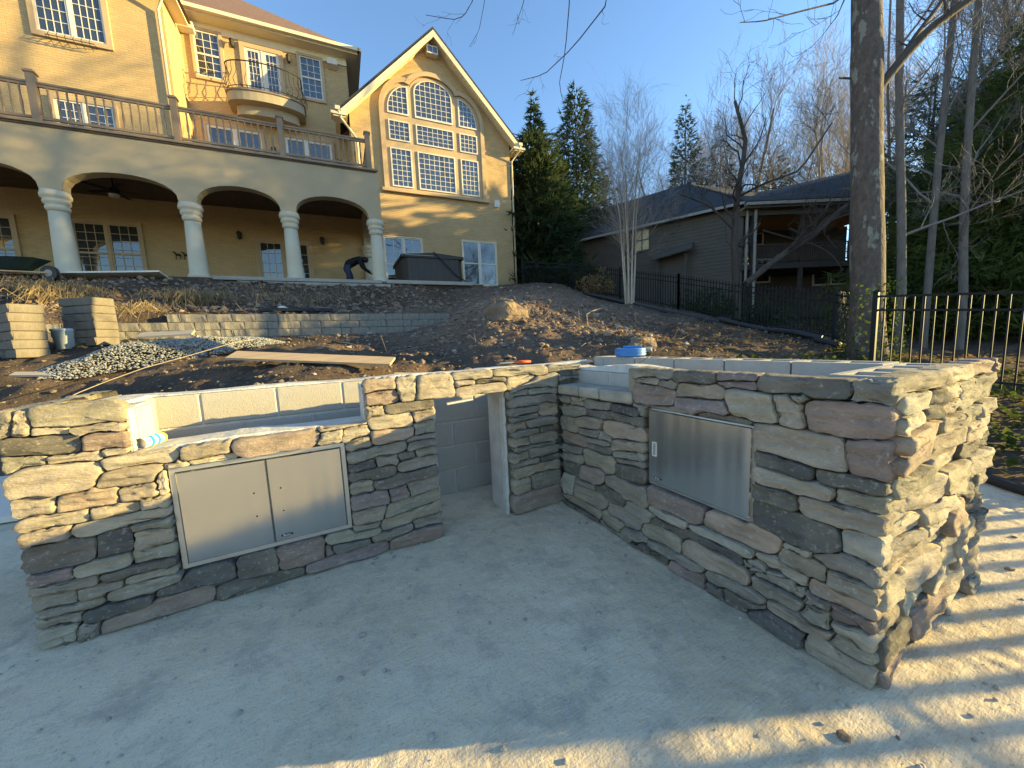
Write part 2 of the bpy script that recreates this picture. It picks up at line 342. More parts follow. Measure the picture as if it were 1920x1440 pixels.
def T(x, y, rough=True):
    x = np.asarray(x, float); y = np.asarray(y, float); sh = np.broadcast(x, y).shape
    xf = np.broadcast_to(x, sh).ravel(); yf = np.broadcast_to(y, sh).ravel()
    xc = np.clip(xf, -22, 42); yc = np.clip(yf, -20, 32)
    z = TW[-3]+TW[-2]*xc+TW[-1]*yc
    for i in range(len(CT)): z = z+TW[i]*_tk((xc-CT[i, 0])**2+(yc-CT[i, 1])**2)
    S = .5*(1-sstep(.9, 2.2, xf)); z = z+S*sstep(7.62, 7.74+.9*sstep(.7, 1.8, xf), yf)
    z = np.where((yf > 11.15) & (xf < 1.0), np.minimum(z, 3.36), z)
    if rough:
        amp = sstep(.8, 2.0, yf+.6*np.maximum(0, xf-2))*.9+.12
        amp = amp*np.where((yf > 11.2) & (xf < 1), .1, 1)
        mnd = np.exp(-((xf-3.)/2.2)**2-((yf-5.2)/1.8)**2)+.7*((yf > 7.9) & (yf < 10.9) & (xf < 2))
        z = z+amp*(.10*fbm(xf, yf, 3, 1.4)+(.06+.07*mnd)*fbm(xf, yf, 3, 5.)+(.035+.04*mnd)*np.abs(fbm(xf+9, yf, 2, 12.)))
    z = np.where(slab_mask(xf, yf), -.25, z)
    return z.reshape(sh)
def Tz(x, y): return float(T(np.array([x]), np.array([y]))[0])
def axis(lo, f0, f1, hi, st):
    a = list(np.arange(f0, f1, st)); d = st; p = f1
    while p < hi: a.append(p); d *= 1.25; p += d
    a.append(hi); d = st; p = f0; b = []
    while p > lo: d *= 1.25; p -= d; b.append(max(p, lo))
    return np.array(sorted(set(b))+a)
def grid_mesh(name, xs, ys, zf, mat):
    X, Y = np.meshgrid(xs, ys); Z = zf(X, Y); V = np.c_[X.ravel(), Y.ravel(), Z.ravel()]
    nx, ny = len(xs), len(ys); i = np.arange((nx-1)*(ny-1)); r, c = i//(nx-1), i % (nx-1); a = r*nx+c
    return np_mesh(name, V, np.c_[a, a+1, a+1+nx, a+nx], mat)
g = grid_mesh('ground', axis(-260, -9, 11, 320, .075), axis(-200, -2.5, 11.6, 420, .075), T, M_dirt)
tag(g, kind='structure', label='bare brown dirt slope of the building plot')
def slab_z(x, y):
    z = .006*fbm(x, y, 3, 1.3)+.003*fbm(x+3, y, 3, 9)+.0030*fbm(x, y*1.0, 2, 34)
    z = z+.007*np.clip(fbm(x+40, y+7, 3, 5.)-.30, 0, 1)*3
    # trowel drags and ridges in the wet-laid edge strip, running across the strip
    drag = fbm(x*3.0, y*26., 2, 1.)*.004
    z = z+drag*sstep(-1.2, -1.9, y)
    z = z+.016*np.clip(fbm(x+5, y*.8+3, 3, 7)-.30, 0, 1)*sstep(-1.5, -2.0, y)
    return z
xs = axis(-13, -3.6, 3.3, 3.4, .0165); ys = axis(-9, -2.35, 1.1, 3.45, .0165)
X, Y = np.meshgrid(xs, ys); nx, ny = len(xs), len(ys)
i = np.arange((nx-1)*(ny-1)); r, c = i//(nx-1), i % (nx-1); a = r*nx+c
cx = (X[:-1, :-1]+X[1:, 1:]).ravel()/2; cy = (Y[:-1, :-1]+Y[1:, 1:]).ravel()/2
keep = slab_mask(cx, cy) & ~((cx > .12) & (cx < .84) & (cy > -1.5) & (cy < .6))
Fq = np.c_[a, a+1, a+1+nx, a+nx][keep]
used = np.unique(Fq); mp_ = np.zeros(nx*ny, int); mp_[used] = np.arange(len(used))
sl_o = np_mesh('concrete_slab', np.c_[X.ravel(), Y.ravel(), slab_z(X, Y).ravel()][used], mp_[Fq], M_slab)
tag(sl_o, kind='structure', label='dusty grey concrete slab around the stone kitchen')
def ico(rad=1.): 
    bm = bmesh.new(); bmesh.ops.create_icosphere(bm, subdivisions=1, radius=rad)
    V = np.array([v.co[:] for v in bm.verts]); F = np.array([[v.index for v in f.verts] for f in bm.faces]); bm.free(); return V, F
ICV, ICF = ico()
def scatter(name, P, size, mat, flat=.6, rs=3, label=None, n_lump=1):
    r = np.random.default_rng(rs); n = len(P); size = np.broadcast_to(size, (n,))
    V = ICV[None]*(1+.5*(r.random((n, len(ICV), 1))-.5)); sc = size[:, None]*np.c_[.7+.6*r.random(n), .7+.6*r.random(n), flat*(.6+.6*r.random(n))]
    V = V*sc[:, None]; ang = r.random(n)*6.28; ca, sa = np.cos(ang)[:, None], np.sin(ang)[:, None]
    V = np.stack([V[..., 0]*ca-V[..., 1]*sa, V[..., 0]*sa+V[..., 1]*ca, V[..., 2]], -1)+np.asarray(P)[:, None]
    F = ICF[None]+(np.arange(n)*len(ICV))[:, None, None]
    o = np_mesh(name, V.reshape(-1, 3), F.reshape(-1, 3), mat, smooth=False)
    return tag(o, label, kind='stuff')
M_clod = mk('dirt_clods', (.125, .095, .070), 1., .5, 3, .6, 40, .01, tint=(.24, .205, .165))
M_rock = mk('rocks', (.36, .32, .27), .95, .35, 5, .6, 40, .01)
n = 9000; px_ = npr.random(n)*15-7; py_ = 1+npr.random(n)**1.3*8.5
k = ~slab_mask(px_, py_); px_, py_ = px_[k], py_[k]
sz = .010+.03*npr.random(len(px_))**4
scatter('dirt_clods', np.c_[px_, py_, T(px_, py_)+sz*.25], sz, M_clod, .7, 3, 'loose clods of soil strewn over the slope')
n = 260; px_ = npr.random(n)*11-5; py_ = 1.2+npr.random(n)*9; k = ~slab_mask(px_, py_); px_, py_ = px_[k], py_[k]; sz = .015+.06*npr.random(len(px_))**4
scatter('field_stones', np.c_[px_, py_, T(px_, py_)+sz*.3], sz, M_rock, .65, 4, 'small pale stones lying in the dirt')
# crumbs on the slab
n = 4200; px_ = -3+npr.random(n)*5.5; py_ = -2.3+npr.random(n)*2.3; d_ = np.minimum(np.abs(py_), np.abs(px_))
k = (npr.random(n) < np.exp(-d_*3.5)+.10) & ~((px_ > -.05) & (py_ > -1.9) & (px_ < 1.2)) & slab_mask(px_, py_); px_, py_ = px_[k], py_[k]; sz = .0018+.012*npr.random(len(px_))**4
scatter('mortar_crumbs', np.c_[px_, py_, slab_z(px_, py_)+sz*.3], sz, mk('crumbs', (.36, .33, .28), .95, .35, 6, .4, 60), .7, 5, 'crumbs of mortar scattered on the slab')
# dark clods on the sunlit strip
n = 24; px_ = -1.2+npr.random(n)*3.2; py_ = -2.3+npr.random(n)*.5; sz = .003+.016*npr.random(n)**3
scatter('slab_clods', np.c_[px_, py_, slab_z(px_, py_)+sz*.3], sz, M_clod, .6, 6, 'dark clods dropped on the slab edge')
# gravel heap in front of the block stacks
def heap(cx, cy, rx, ry, h, x, y): return h*np.clip(1-((x-cx)/rx)**2-((y-cy)/ry)**2, 0, 1)**1.3
GP = [(-3.7, 5.55, 1.0, .5, .24), (-4.45, 5.4, .7, .36, .14), (-2.85, 5.9, .8, .4, .15)]
n = 42000; gx = -7+npr.random(n)*5.2; gy = 3.9+npr.random(n)*2.6; gh = sum(heap(*q, gx, gy) for q in GP); k = gh > .012
gx, gy, gh = gx[k], gy[k], gh[k]; sz = .008+.013*npr.random(len(gx))**2
n = 5000; qx = np.r_[npr.normal(3., 1.5, n//2), -8+npr.random(n-n//2)*10.5]; qy = np.r_[npr.normal(5.1, 1.3, n//2), 7.9+npr.random(n-n//2)*3.0]; k = ~slab_mask(qx, qy) & (qy > 1.6) & (qy < 10.9); qx, qy = qx[k], qy[k]; qs = .02+.055*npr.random(len(qx))**3
scatter('mound_lumps', np.c_[qx, qy, T(qx, qy)+qs*.2], qs, mk('reddish_earth', (.22, .15, .11), 1., .45, 3, .7, 30, .012, tint=(.25, .20, .16)), .75, 9, 'broken lumps of earth on the mound and bank')
scatter('gravel_pile', np.c_[gx, gy, T(gx, gy, False)+gh+.03], sz, M_gravel, .7, 8, 'spilled heap of pale gravel by the block stacks')
# ================================================================ STONE OUTDOOR KITCHEN
PAL = dict(k=(.118, .110, .098), g=(0.249, 0.222, 0.174), b=(0.37, 0.315, 0.235), r=(0.265, 0.2, 0.158), p=(0.25, 0.2, 0.18), o=(0.37, 0.285, 0.205), e=(0.276, 0.248, 0.18), l=(0.364, 0.33, 0.262), d=(.150, .132, .105), m=(0.307, 0.255, 0.184))
KIT = thing('outdoor_kitchen', 'L-shaped outdoor kitchen of stacked ledge stone over concrete block with steel doors', 'outdoor kitchen')
# traced outlines: origin x, origin y, zoom, then colour letter + corner points
Z1 = (0, 680, 2.619); Z2 = (400, 680, 2.88); Z3 = (900, 640, 3.4286); Z4 = (1160, 640, 3.130); Z6 = (1200, 940, 3.5556); ZL = (560, 500, 3.0)
LEFT = [(Z1, '''
g -12,290 58,284 55,362 -12,360|b 62,285 150,275 140,355 64,364|e 150,250 590,228 600,285 400,305 155,320|b 155,322 330,315 335,345 250,352 155,360
b 358,320 605,283 608,325 470,345 360,345|d -12,378 390,350 405,400 390,430 -5,460|r 410,350 610,330 622,405 415,430|e 0,468 225,455 235,500 90,520 50,515
b 230,465 490,430 495,465 280,497 240,497|b 497,425 622,412 625,435 500,448|b 90,520 480,478 490,530 440,600 230,640 90,655 62,620|b 490,470 860,420 860,470 690,500 530,525
m 900,415 1130,375 1132,440 905,472|b 815,495 920,480 915,505 818,522|b 922,485 1145,440 1145,465 935,500|m 500,540 620,515 800,490 805,520 770,570 620,605 470,615
b 90,660 280,650 282,735 110,755 90,700|o 285,650 590,608 595,650 575,690 285,735|m 580,620 770,585 780,640 600,685|b 776,535 815,535 818,640 782,640|b 110,765 440,720 440,765 130,820 105,810
m 445,715 690,680 695,720 450,770|b 695,670 815,650 820,705 700,725|b 360,795 640,740 820,705 822,750 640,800 360,850|m 130,835 340,795 330,850 135,890|d 150,900 470,855 470,940 240,1010 165,1000
k 480,840 640,805 660,900 500,945 480,920|e 645,795 838,755 840,790 650,825|m 665,825 840,800 842,870 680,905 665,880|p 165,1040 355,1000 360,1050 185,1085|e 365,1000 645,925 650,970 370,1035
e 650,930 850,880 852,925 660,975|d 500,1035 850,945 850,985 610,1045 510,1065|e 615,1050 862,980 865,1015 620,1075|g 170,1110 490,1030 495,1065 350,1110 180,1135|e 390,1105 615,1060 615,1095 410,1155
g 175,1145 385,1115 385,1165 190,1200|g 530,1120 870,1025 872,1060 750,1110 540,1165|g 205,1215 520,1145 525,1170 330,1210 210,1240|k 415,1220 750,1130 752,1165 440,1250|g 205,1255 405,1215 405,1255 205,1295
l 225,1300 380,1270 382,1370 340,1400 230,1365|g 388,1285 495,1260 495,1345 395,1380|r 500,1260 1040,1105 1045,1150 840,1250 510,1330|k 760,1120 900,1070 1155,995 1158,1040 1040,1080 765,1160'''),
(Z2, '''
r 100,440 180,405 460,375 560,375 570,410 520,440 110,490|b 575,385 700,352 690,405 570,430|b 704,368 840,330 842,380 710,415 698,400|b 565,340 830,308 832,328 575,375|m 735,420 845,390 848,440 740,468
o 800,120 968,100 972,135 880,155 805,165|r 805,170 985,142 995,200 830,230 808,215|b 978,105 1090,88 1090,190 1010,195|b 1095,86 1290,75 1295,170 1190,190 1095,190|m 815,240 908,232 910,290 820,298
d 915,230 1185,195 1188,235 930,278|b 835,300 1075,265 1078,320 1040,345 845,362|o 1070,265 1190,248 1195,290 1085,325|o 848,370 1078,345 1080,385 960,420 855,438|g 1085,330 1192,300 1195,368 1085,388
g 1042,405 1195,375 1198,410 1045,430|g 735,485 1030,415 1042,455 740,540|g 1045,430 1200,405 1200,440 1050,472|k 750,545 870,510 875,555 765,580|g 875,505 990,490 985,545 880,555|d 990,500 1085,470 1085,500 995,515
g 1088,470 1200,440 1200,485 1090,500|g 990,540 1205,490 1205,545 1010,580|d 745,600 985,545 990,590 940,620 755,640|m 755,645 855,628 858,680 765,705|d 862,640 1060,590 1205,550 1208,600 1070,640 870,675|p 755,720 940,680 950,740 760,790
p 945,680 1050,655 1055,705 960,745|g 1040,650 1210,605 1212,670 1070,715|m 760,800 935,760 910,840 760,872|e 945,765 1212,680 1215,740 1000,800 920,835|m 915,845 1215,745 1220,795 920,890|g 755,880 910,850 910,872 760,898
e 610,955 910,880 912,905 850,930 640,980|g 850,935 1075,870 1075,900 930,945 855,950|g 1080,850 1230,810 1232,850 1085,900|r 950,955 1085,900 1235,860 1240,930 960,1000|p 605,985 635,980 640,1020 608,1030|k 640,985 850,940 850,970 645,1010
p 500,1080 950,950 955,1000 700,1100 505,1140|r 360,1020 600,965 605,1050 430,1105 362,1090|d 120,1090 355,1025 355,1100 200,1160 130,1140|d 20,1205 490,1095 495,1150 300,1210 30,1290'''),
(ZL, '''
b 865,605 1080,585 1085,620 870,638|b 1082,580 1390,555 1395,590 1230,605 1085,620|b 872,642 970,634 975,655 880,670|d 985,637 1160,617 1160,637 990,655|b 875,680 1150,645 1160,690 1010,720 885,725
b 1165,625 1330,600 1270,655 1160,682|g 1265,660 1445,598 1440,665 1175,705|g 1395,560 1600,535 1600,580 1440,596 1400,592|g 1452,600 1600,588 1600,645 1450,657'''),
(Z3, '''
g 190,320 305,305 305,350 195,355|g 308,305 475,290 475,325 310,345|g 200,360 470,330 472,375 320,415 205,420|g 205,430 370,410 372,450 205,475|m 375,395 465,385 468,470 380,455|g 205,485 370,455 372,470 215,515
m 210,525 285,515 290,570 215,575|g 290,510 465,475 468,520 350,545 295,540|g 215,580 375,550 378,590 220,610|d 380,550 468,530 470,565 380,590|m 220,620 305,610 308,660 225,670|g 308,605 470,565 472,630 320,650
g 220,680 480,640 482,660 300,690 225,710|m 220,720 300,705 300,740 225,765|g 305,690 480,660 485,710 320,745|g 225,775 380,740 380,770 230,805|d 385,745 485,715 485,740 390,770|m 235,815 490,755 495,810 330,850 240,870
m 240,880 310,870 312,965 245,975|g 320,855 495,810 500,905 330,940|r 230,990 500,910 505,1010 235,1085''')]
RIGHT = [(Z3, '''
g 475,330 590,345 590,395 475,380|m 595,350 690,362 660,410 595,405|g 475,385 690,425 690,470 600,465 475,440|g 670,380 690,365 830,395 825,440 690,425|k 840,395 900,390 1010,430 1010,470 850,440
d 700,440 840,450 1030,495 1035,540 880,520 700,475|g 475,470 555,480 565,555 480,540|m 567,480 610,490 630,570 572,560|m 615,490 700,475 800,505 790,550 720,555 630,545|g 640,555 780,570 770,600 650,585
o 800,510 830,505 1040,550 1042,635 860,610 795,570|r 480,555 690,610 690,670 485,625|b 770,588 860,618 850,640 770,608|g 690,612 850,645 850,668 700,640|d 695,650 850,682 850,712 700,682|m 860,625 1042,650 1042,705 870,690
g 490,645 680,685 665,720 490,690|g 490,697 665,735 665,780 500,745|m 670,685 700,685 870,755 860,840 790,825 670,780|g 860,700 1042,715 1042,755 950,750 860,725|g 870,745 1045,775 1045,808 880,772
d 880,780 1048,815 1048,900 1000,912 880,850|d 490,750 660,790 640,850 495,800|r 665,795 800,825 810,890 770,910 650,870|l 500,830 615,865 615,975 500,940|g 620,870 750,920 755,955 680,920 620,900
m 620,910 755,960 825,1030 820,1070 620,985|m 820,855 860,860 1080,950 1090,1050 1040,1040 930,980 815,910|d 760,920 830,930 940,985 945,1040 850,1010 765,950|m 505,960 620,990 790,1080 785,1135 700,1090 510,990
d 510,995 700,1095 780,1140 775,1170 560,1040|g 825,1030 1050,1150 1045,1200 920,1140 820,1075|g 950,1025 1000,1020 1130,1105 1100,1155 950,1090|m 800,1090 920,1150 915,1215 850,1180 790,1120|g 780,1150 920,1240 960,1290 900,1265 775,1180
r 1105,955 1180,960 1460,1080 1450,1130 1390,1155 1130,1055 1100,1010|l 1095,1050 1140,1055 1350,1150 1320,1185 1240,1150 1100,1080|d 1120,1125 1390,1240 1385,1265 1300,1250 1110,1165|m 1050,1170 1110,1165 1305,1260 1300,1345 1180,1290 1045,1210
g 915,1215 925,1205 1085,1265 1080,1290 960,1260|d 975,1285 1090,1295 1230,1385 1220,1425 1120,1390'''),
(Z4, '''
g 105,185 320,170 325,200 240,215 115,205|d 330,175 385,162 575,175 578,235 330,225|p 582,178 810,180 825,235 585,230|b 115,210 260,215 250,248 120,235|g 250,235 270,225 345,235 340,275 250,265|p 580,235 815,240 810,278 600,265
k 820,240 860,175 1380,200 1378,335 1130,310 830,270|g 1388,210 1640,205 1690,250 1680,340 1550,360 1390,340|r 105,335 120,245 340,285 345,375 110,350|m 355,240 625,265 625,330 540,340 360,310|p 340,325 600,350 655,390 650,425 500,410 340,385
b 630,290 660,275 910,310 955,462 700,435 655,400|b 918,312 1010,310 1085,375 1093,450 1080,495 960,465|b 1020,312 1130,320 1070,360|r 1090,370 1130,340 1620,375 1630,560 1570,570 1150,510 1105,450|g 95,365 165,370 165,400 100,385
g 180,378 320,385 445,420 440,450 185,405|d 455,420 520,415 790,460 790,480 700,475 470,445|b 790,480 830,475 1335,570 1340,755 1270,755 1130,715 800,620|r 1345,575 1600,590 1590,820 1480,810 1370,770 1340,690
k 800,645 830,640 1150,740 1150,795 1090,795 800,690|d 1165,765 1190,748 1600,835 1600,910 1480,890 1170,800|b 785,735 830,730 1270,860 1260,915 1170,905 900,830 790,785|e 1280,865 1300,860 1600,930 1600,1010 1500,1000 1280,930
d 790,830 1050,890 1055,965 960,950 800,880|m 1065,905 1100,900 1600,1040 1600,1130 1520,1130 1320,1085 1070,970|k 785,940 810,930 1310,1090 1310,1200 1260,1240 1160,1230 860,1090 800,1030|l 1320,1110 1360,1095 1520,1145 1545,1290 1480,1320 1370,1280 1310,1200
o 515,1010 560,990 960,1140 965,1180 880,1235 820,1220 560,1110 510,1060|l 420,1065 480,1080 790,1210 790,1255 730,1240 470,1110|k 465,1120 735,1250 740,1305 690,1300 480,1180|o 385,1165 430,1160 780,1340 790,1400 770,1440 390,1225
b 980,1180 1115,1220 1118,1260 990,1215|m 940,1240 960,1200 1110,1265 1220,1310 1220,1395 1100,1370 960,1290|b 805,1235 930,1260 960,1310 1105,1375 1100,1410 1000,1380 830,1270|g 740,1262 830,1280 1000,1390 1080,1440 990,1440 740,1340|g 1130,1245 1300,1235 1500,1320 1580,1380 1560,1420 1480,1420 1240,1320'''),
(Z6, '''
m 1255,460 1290,455 1560,560 1555,665 1450,640 1255,545|o 1115,530 1150,510 1560,690 1555,765 1460,740 1180,600|r 1275,690 1300,680 1560,790 1545,860 1280,770|e 1105,710 1130,690 1275,745 1290,835 1200,815 1120,760|b 1290,790 1550,870 1540,965 1440,920 1300,840
g 760,510 790,500 1100,660 1105,690 1080,720 920,650 760,570|m 855,645 900,650 1110,760 1140,800 1310,870 1290,900 1230,915 1100,850 880,700|d 575,575 600,572 850,680 840,720 700,720 580,670|k 700,727 880,722 1110,860 1090,975 920,895
b 1100,920 1140,865 1280,930 1480,1090 1535,1110 1525,1230 1480,1250 1110,1000|e 1285,920 1320,870 1440,930 1520,1010 1520,1075 1480,1070 1300,970|g 450,470 480,450 760,570 850,640 845,680 790,675 460,500|d 445,560 480,540 570,590 570,655 530,655
r 215,400 260,390 440,480 450,570 430,580 220,440|g 65,260 120,265 450,430 445,470 400,465 210,370|e 690,370 960,480 1108,600 1105,650 700,440|g 1112,602 1275,677 1275,732 1112,662|d 0,270 60,280 210,370 215,400 180,410 0,310''')]
def sdist(P, Q):
    """signed distance of points P (n,2) to polygon Q (m,2), negative inside"""
    A = Q; B = np.roll(Q, -1, 0); d = B-A; w_ = P[:, None]-A[None]
    t = np.clip((w_*d).sum(-1)/((d*d).sum(-1)+1e-12), 0, 1); ds = np.sqrt(((w_-t[..., None]*d)**2).sum(-1)).min(1)
    y0, y1 = A[:, 1], B[:, 1]; c_ = (y0 > P[:, 1:2]) != (y1 > P[:, 1:2]); xi = A[:, 0]+(P[:, 1:2]-y0)/(y1-y0+1e-12)*d[:, 0]
    ins = ((c_ & (P[:, :1] < xi)).sum(1) % 2) == 1
    return np.where(ins, -ds, ds)
def resample(Q, n):
    Q = np.asarray(Q, float)
    for c_ in (.075, .20):   # corner rounding
        B = np.roll(Q, -1, 0); Q = np.stack([Q*(1-c_)+B*c_, Q*c_+B*(1-c_)], 1).reshape(-1, 2)
    B = np.roll(Q, -1, 0); L = np.sqrt(((B-Q)**2).sum(1)); s_ = np.r_[0, np.cumsum(L)]; t = np.linspace(0, s_[-1], n, endpoint=False)
    Qc = np.vstack([Q, Q[:1]]); return np.c_[np.interp(t, s_, Qc[:, 0]), np.interp(t, s_, Qc[:, 1])]
def fit_stones(polys, rects, lo, hi, gap=.0042, n=36, grow=.022):
    """let each traced stone grow or shrink until its joint with its neighbours is even"""
    S = [resample(q, n) for q in polys]
    for it in range(2):
        for i, q in enumerate(S):
            c_ = q.mean(0); nb = [S[j] for j in range(len(S)) if j != i and np.all(S[j].min(0)-.05 < q.max(0)) and np.all(S[j].max(0)+.05 > q.min(0))]
            e = np.roll(q, -1, 0)-np.roll(q, 1, 0); nr = np.c_[e[:, 1], -e[:, 0]]; nr /= np.linalg.norm(nr, axis=1)[:, None]+1e-9
            if ((q-c_)*nr).sum() < 0: nr = -nr
            t = np.full(len(q), -.024); live = np.ones(len(q), bool); best = np.full(len(q), -.024)
            while t[0] < grow:
                p = q+nr*t[:, None]; cl = np.full(len(q), 9.)
                for m_ in nb: cl = np.minimum(cl, sdist(p, m_))
                for (a0, a1, b0, b1) in rects: cl = np.minimum(cl, sdist(p, np.array([(a0, b0), (a1, b0), (a1, b1), (a0, b1)])))
                cl = np.minimum(cl, np.minimum((p-lo).min(1), (np.array(hi)-p).min(1))+gap)
                ok = cl > gap; live = ok if t[0] < -.001 else (live & ok); best = np.where(live, t, best); t = t+.003
            best = (np.roll(best, 1)+2*best+np.roll(best, -1))/4
            S[i] = q+nr*best[:, None]
    return S
def stone_mesh(Q, depth, tilt, to3, seed, roughn=.010, back=.05, jag=.003):
    """Q outline (n,2); to3(a,b,out) -> xyz"""
    r = np.random.default_rng(seed); n = len(Q); c_ = Q.mean(0); ext = np.ptp(Q, axis=0); md = ext.min()
    rel = Q-c_; rl = np.linalg.norm(rel, axis=1)[:, None]
    Qj = Q+rel/rl*(r.normal(0, jag, (n, 1)))
    def inset(k): return c_+rel*np.maximum(.10, 1-np.minimum(k, .22*md)/np.maximum(rl, .02))
    lay = [(Qj, -back), (Qj, depth*.50), (inset(.003), depth*.88), (inset(.009), depth*.985), (c_+rel*.80, depth), (c_+rel*.60, depth), (c_+rel*.38, depth), (c_+rel*.17, depth)]
    V = []
    for li, (q, d_) in enumerate(lay):
        for a_, b_ in q:
            o = d_
            if li > 0:
                nz = mnoise.fractal(Vector((a_*8+seed*3.1, b_*20, seed*1.7)), 1., 2., 4)
                st_ = mnoise.noise(Vector((a_*5+seed, b_*55, seed*.7))); st_ = math.copysign(min(1, abs(st_)*3.2)**.6, st_)
                o += roughn*(.85*nz+.55*st_)*(.6 if li < 3 else 1.)+tilt[0]*(a_-c_[0])+tilt[1]*(b_-c_[1])
            V.append(to3(a_, b_, o))
    V.append(to3(*c_, depth+roughn*mnoise.noise(Vector((c_[0]*9+seed*3.1, c_[1]*26, seed*1.7)))))
    Fs = []
    for l in range(len(lay)-1):
        for j in range(n): a0, a1 = l*n+j, l*n+(j+1) % n; Fs.append((a0, a1, a1+n, a0+n))
    k = (len(lay)-1)*n
    for j in range(n): Fs.append((k+j, k+(j+1) % n, len(V)-1))
    return V, Fs
def put_stone(V, Fs, col, parent=KIT, flat=False, rim=0):
    me = bpy.data.meshes.new('stone'); me.from_pydata([tuple(p) for p in V], [], Fs); me.materials.append(M_stone)
    me.polygons.foreach_set('use_smooth', [not flat]*len(Fs))
    nn_ = rim
    if nn_ and not flat:
        at_ = me.attributes.new('sharp_edge', 'BOOLEAN', 'EDGE'); ev = np.empty(len(me.edges)*2, np.int32); me.edges.foreach_get('vertices', ev); ev = ev.reshape(-1, 2); r0_, r1_ = ev[:, 0]//nn_, ev[:, 1]//nn_
        at_.data.foreach_set('value', ((r0_ == r1_) & (r0_ >= 1) & (r0_ <= 2)))
    bm = bmesh.new(); bm.from_mesh(me); bmesh.ops.recalc_face_normals(bm, faces=bm.faces); bm.to_mesh(me); bm.free()
    o = new_obj('stone', me, None, parent); j = 1+.16*(rnd.random()-.5); o.color = (col[0]*j, col[1]*j*(1+.04*(rnd.random()-.5)), col[2]*j, 1); return o
def parse(blocks, fn):
    out = []
    for (ox, oy, sc), txt in blocks:
        for part in txt.replace('\n', '|').split('|'):
            part = part.strip()
            if not part: continue
            c_, *pts = part.split(); out.append((c_, np.array([fn(ox+float(a.split(',')[0])/sc, oy+float(a.split(',')[1])/sc) for a in pts])))
    return out
# ---- left (grill) side: plane y=0, coordinates (x, z)
lf = parse(LEFT, lambda X_, Y_: (lambda p: (p[0], p[2]))(on_y(X_, Y_, 0.)))
DL = (-2.262, -1.494, .205, .715)     # double door flange
SL = fit_stones([q for _, q in lf], [DL, (-2.37, -1.372, .822, 1.3), (-.955, -.47, -.1, .905)], (-2.76, .006), (-.012, 1.068))
for i, ((c_, _), q) in enumerate(zip(lf, SL)):
    V, Fs = stone_mesh(q, .018+.022*rnd.random(), (rnd.uniform(-.05, .05), rnd.uniform(-.12, .06)), lambda a_, b_, o: (a_, .012-o, b_), i+1)
    put_stone(V, Fs, PAL[c_], rim=len(q))
# ---- right side: plane x=0, coordinates (y, z)
rf = parse(RIGHT, lambda X_, Y_: (lambda p: (p[1], p[2]))(on_x(X_, Y_, 0.)))
DR = (-1.400, -.835, .425, .852)
SR = fit_stones([q for _, q in rf], [DR, (-.735, .1, .848, 1.3)], (-1.815, .004), (-.03, 1.075))
for i, ((c_, _), q) in enumerate(zip(rf, SR)):
    V, Fs = stone_mesh(q, .020+.022*rnd.random(), (rnd.uniform(-.05, .05), rnd.uniform(-.12, .10)), lambda a_, b_, o: (.012-o, a_, b_), 200+i)
    put_stone(V, Fs, PAL[c_], rim=len(q))
# ---- end of the right side (plane y=-1.81) and far left end (plane x=-2.75): rough broken courses
def courses(w0, w1, z0, z1, sd, hmin=.055, hmax=.135, wmin=.11, wmax=.27):
    r = random.Random(sd); out = []; z = z0
    while z < z1-.03:
        h = r.uniform(hmin, hmax)
        if z+h > z1-.05: h = z1-z
        x = w0
        while x < w1-.03:
            wd = r.uniform(wmin, wmax)*(1.25 if h < .08 else 1)
            if x+wd > w1-.07: wd = w1-x
            if h > .11 and r.random() < .25:
                k = r.uniform(.38, .62); subs = [(z, z+h*k), (z+h*k, z+h)]
            else: subs = [(z, z+h)]
            for a_, b_ in subs:
                j = lambda: r.uniform(-.008, .008)
                out.append(np.array([(x+j(), a_+j()), (x+wd*.5, a_+j()), (x+wd+j(), a_+j()), (x+wd+j(), b_+j()), (x+wd*.5, b_+j()), (x+j(), b_+j())]))
            x += wd
        z += h
    return out
EC = courses(.025, 1.10, .0, 1.075, 21, .06, .14, .14, .34)
SE = fit_stones(EC, [], (.022, .002), (1.12, 1.085), n=28, grow=.010, gap=.007)
for i, q in enumerate(SE):
    c_ = rnd.choice('ggmmbbebrldo'); big = rnd.random()
    V, Fs = stone_mesh(q, .012+.030*big**1.6, (rnd.uniform(-.12, .12), rnd.uniform(-.10, .10)), lambda a_, b_, o: (a_, -1.795-o, b_), 500+i, roughn=.011, jag=.004)
    put_stone(V, Fs, PAL[c_], rim=len(q))
WC = courses(.04, .82, .0, 1.05, 33, .07, .14, .16, .34)
SWc = fit_stones(WC, [], (.04, .002), (.84, 1.06), n=20, grow=.012)
for i, q in enumerate(SWc):
    V, Fs = stone_mesh(q, .02+.03*rnd.random(), (0, 0), lambda a_, b_, o: (-2.735-o, a_, b_), 700+i, roughn=.014)
    put_stone(V, Fs, PAL[rnd.choice('ggmbbed')], rim=len(q))
# ---- mortar bed behind the stones
b = MB()
b.box(-2.70, -2.372, .045, .09, 0, 1.02).box(-2.372, -2.262, .045, .09, 0, .81).box(-2.262, -1.494, .045, .09, 0, .205).box(-2.262, -1.494, .045, .09, .715, .81).box(-1.494, -1.371, .045, .09, 0, .81).box(-1.371, -.965, .045, .09, 0, 1.035)
b.box(-.46, .035, .045, .09, 0, 1.035).box(-.965, -.46, .045, .09, .91, 1.035)
b.box(.045, .09, -1.72, -1.40, 0, 1.045).box(.045, .09, -1.40, -.835, 0, .425).box(.045, .09, -1.40, -.835, .852, 1.045).box(.045, .09, -.835, -.735, 0, 1.045).box(.045, .09, -.735, .045, 0, .85)
b.box(.045, 1.06, -1.765, -1.72, 0, 1.04).box(-2.70, -2.655, .09, .80, 0, 1.03)
b.build('mortar_bed', M_mortar_d, KIT)
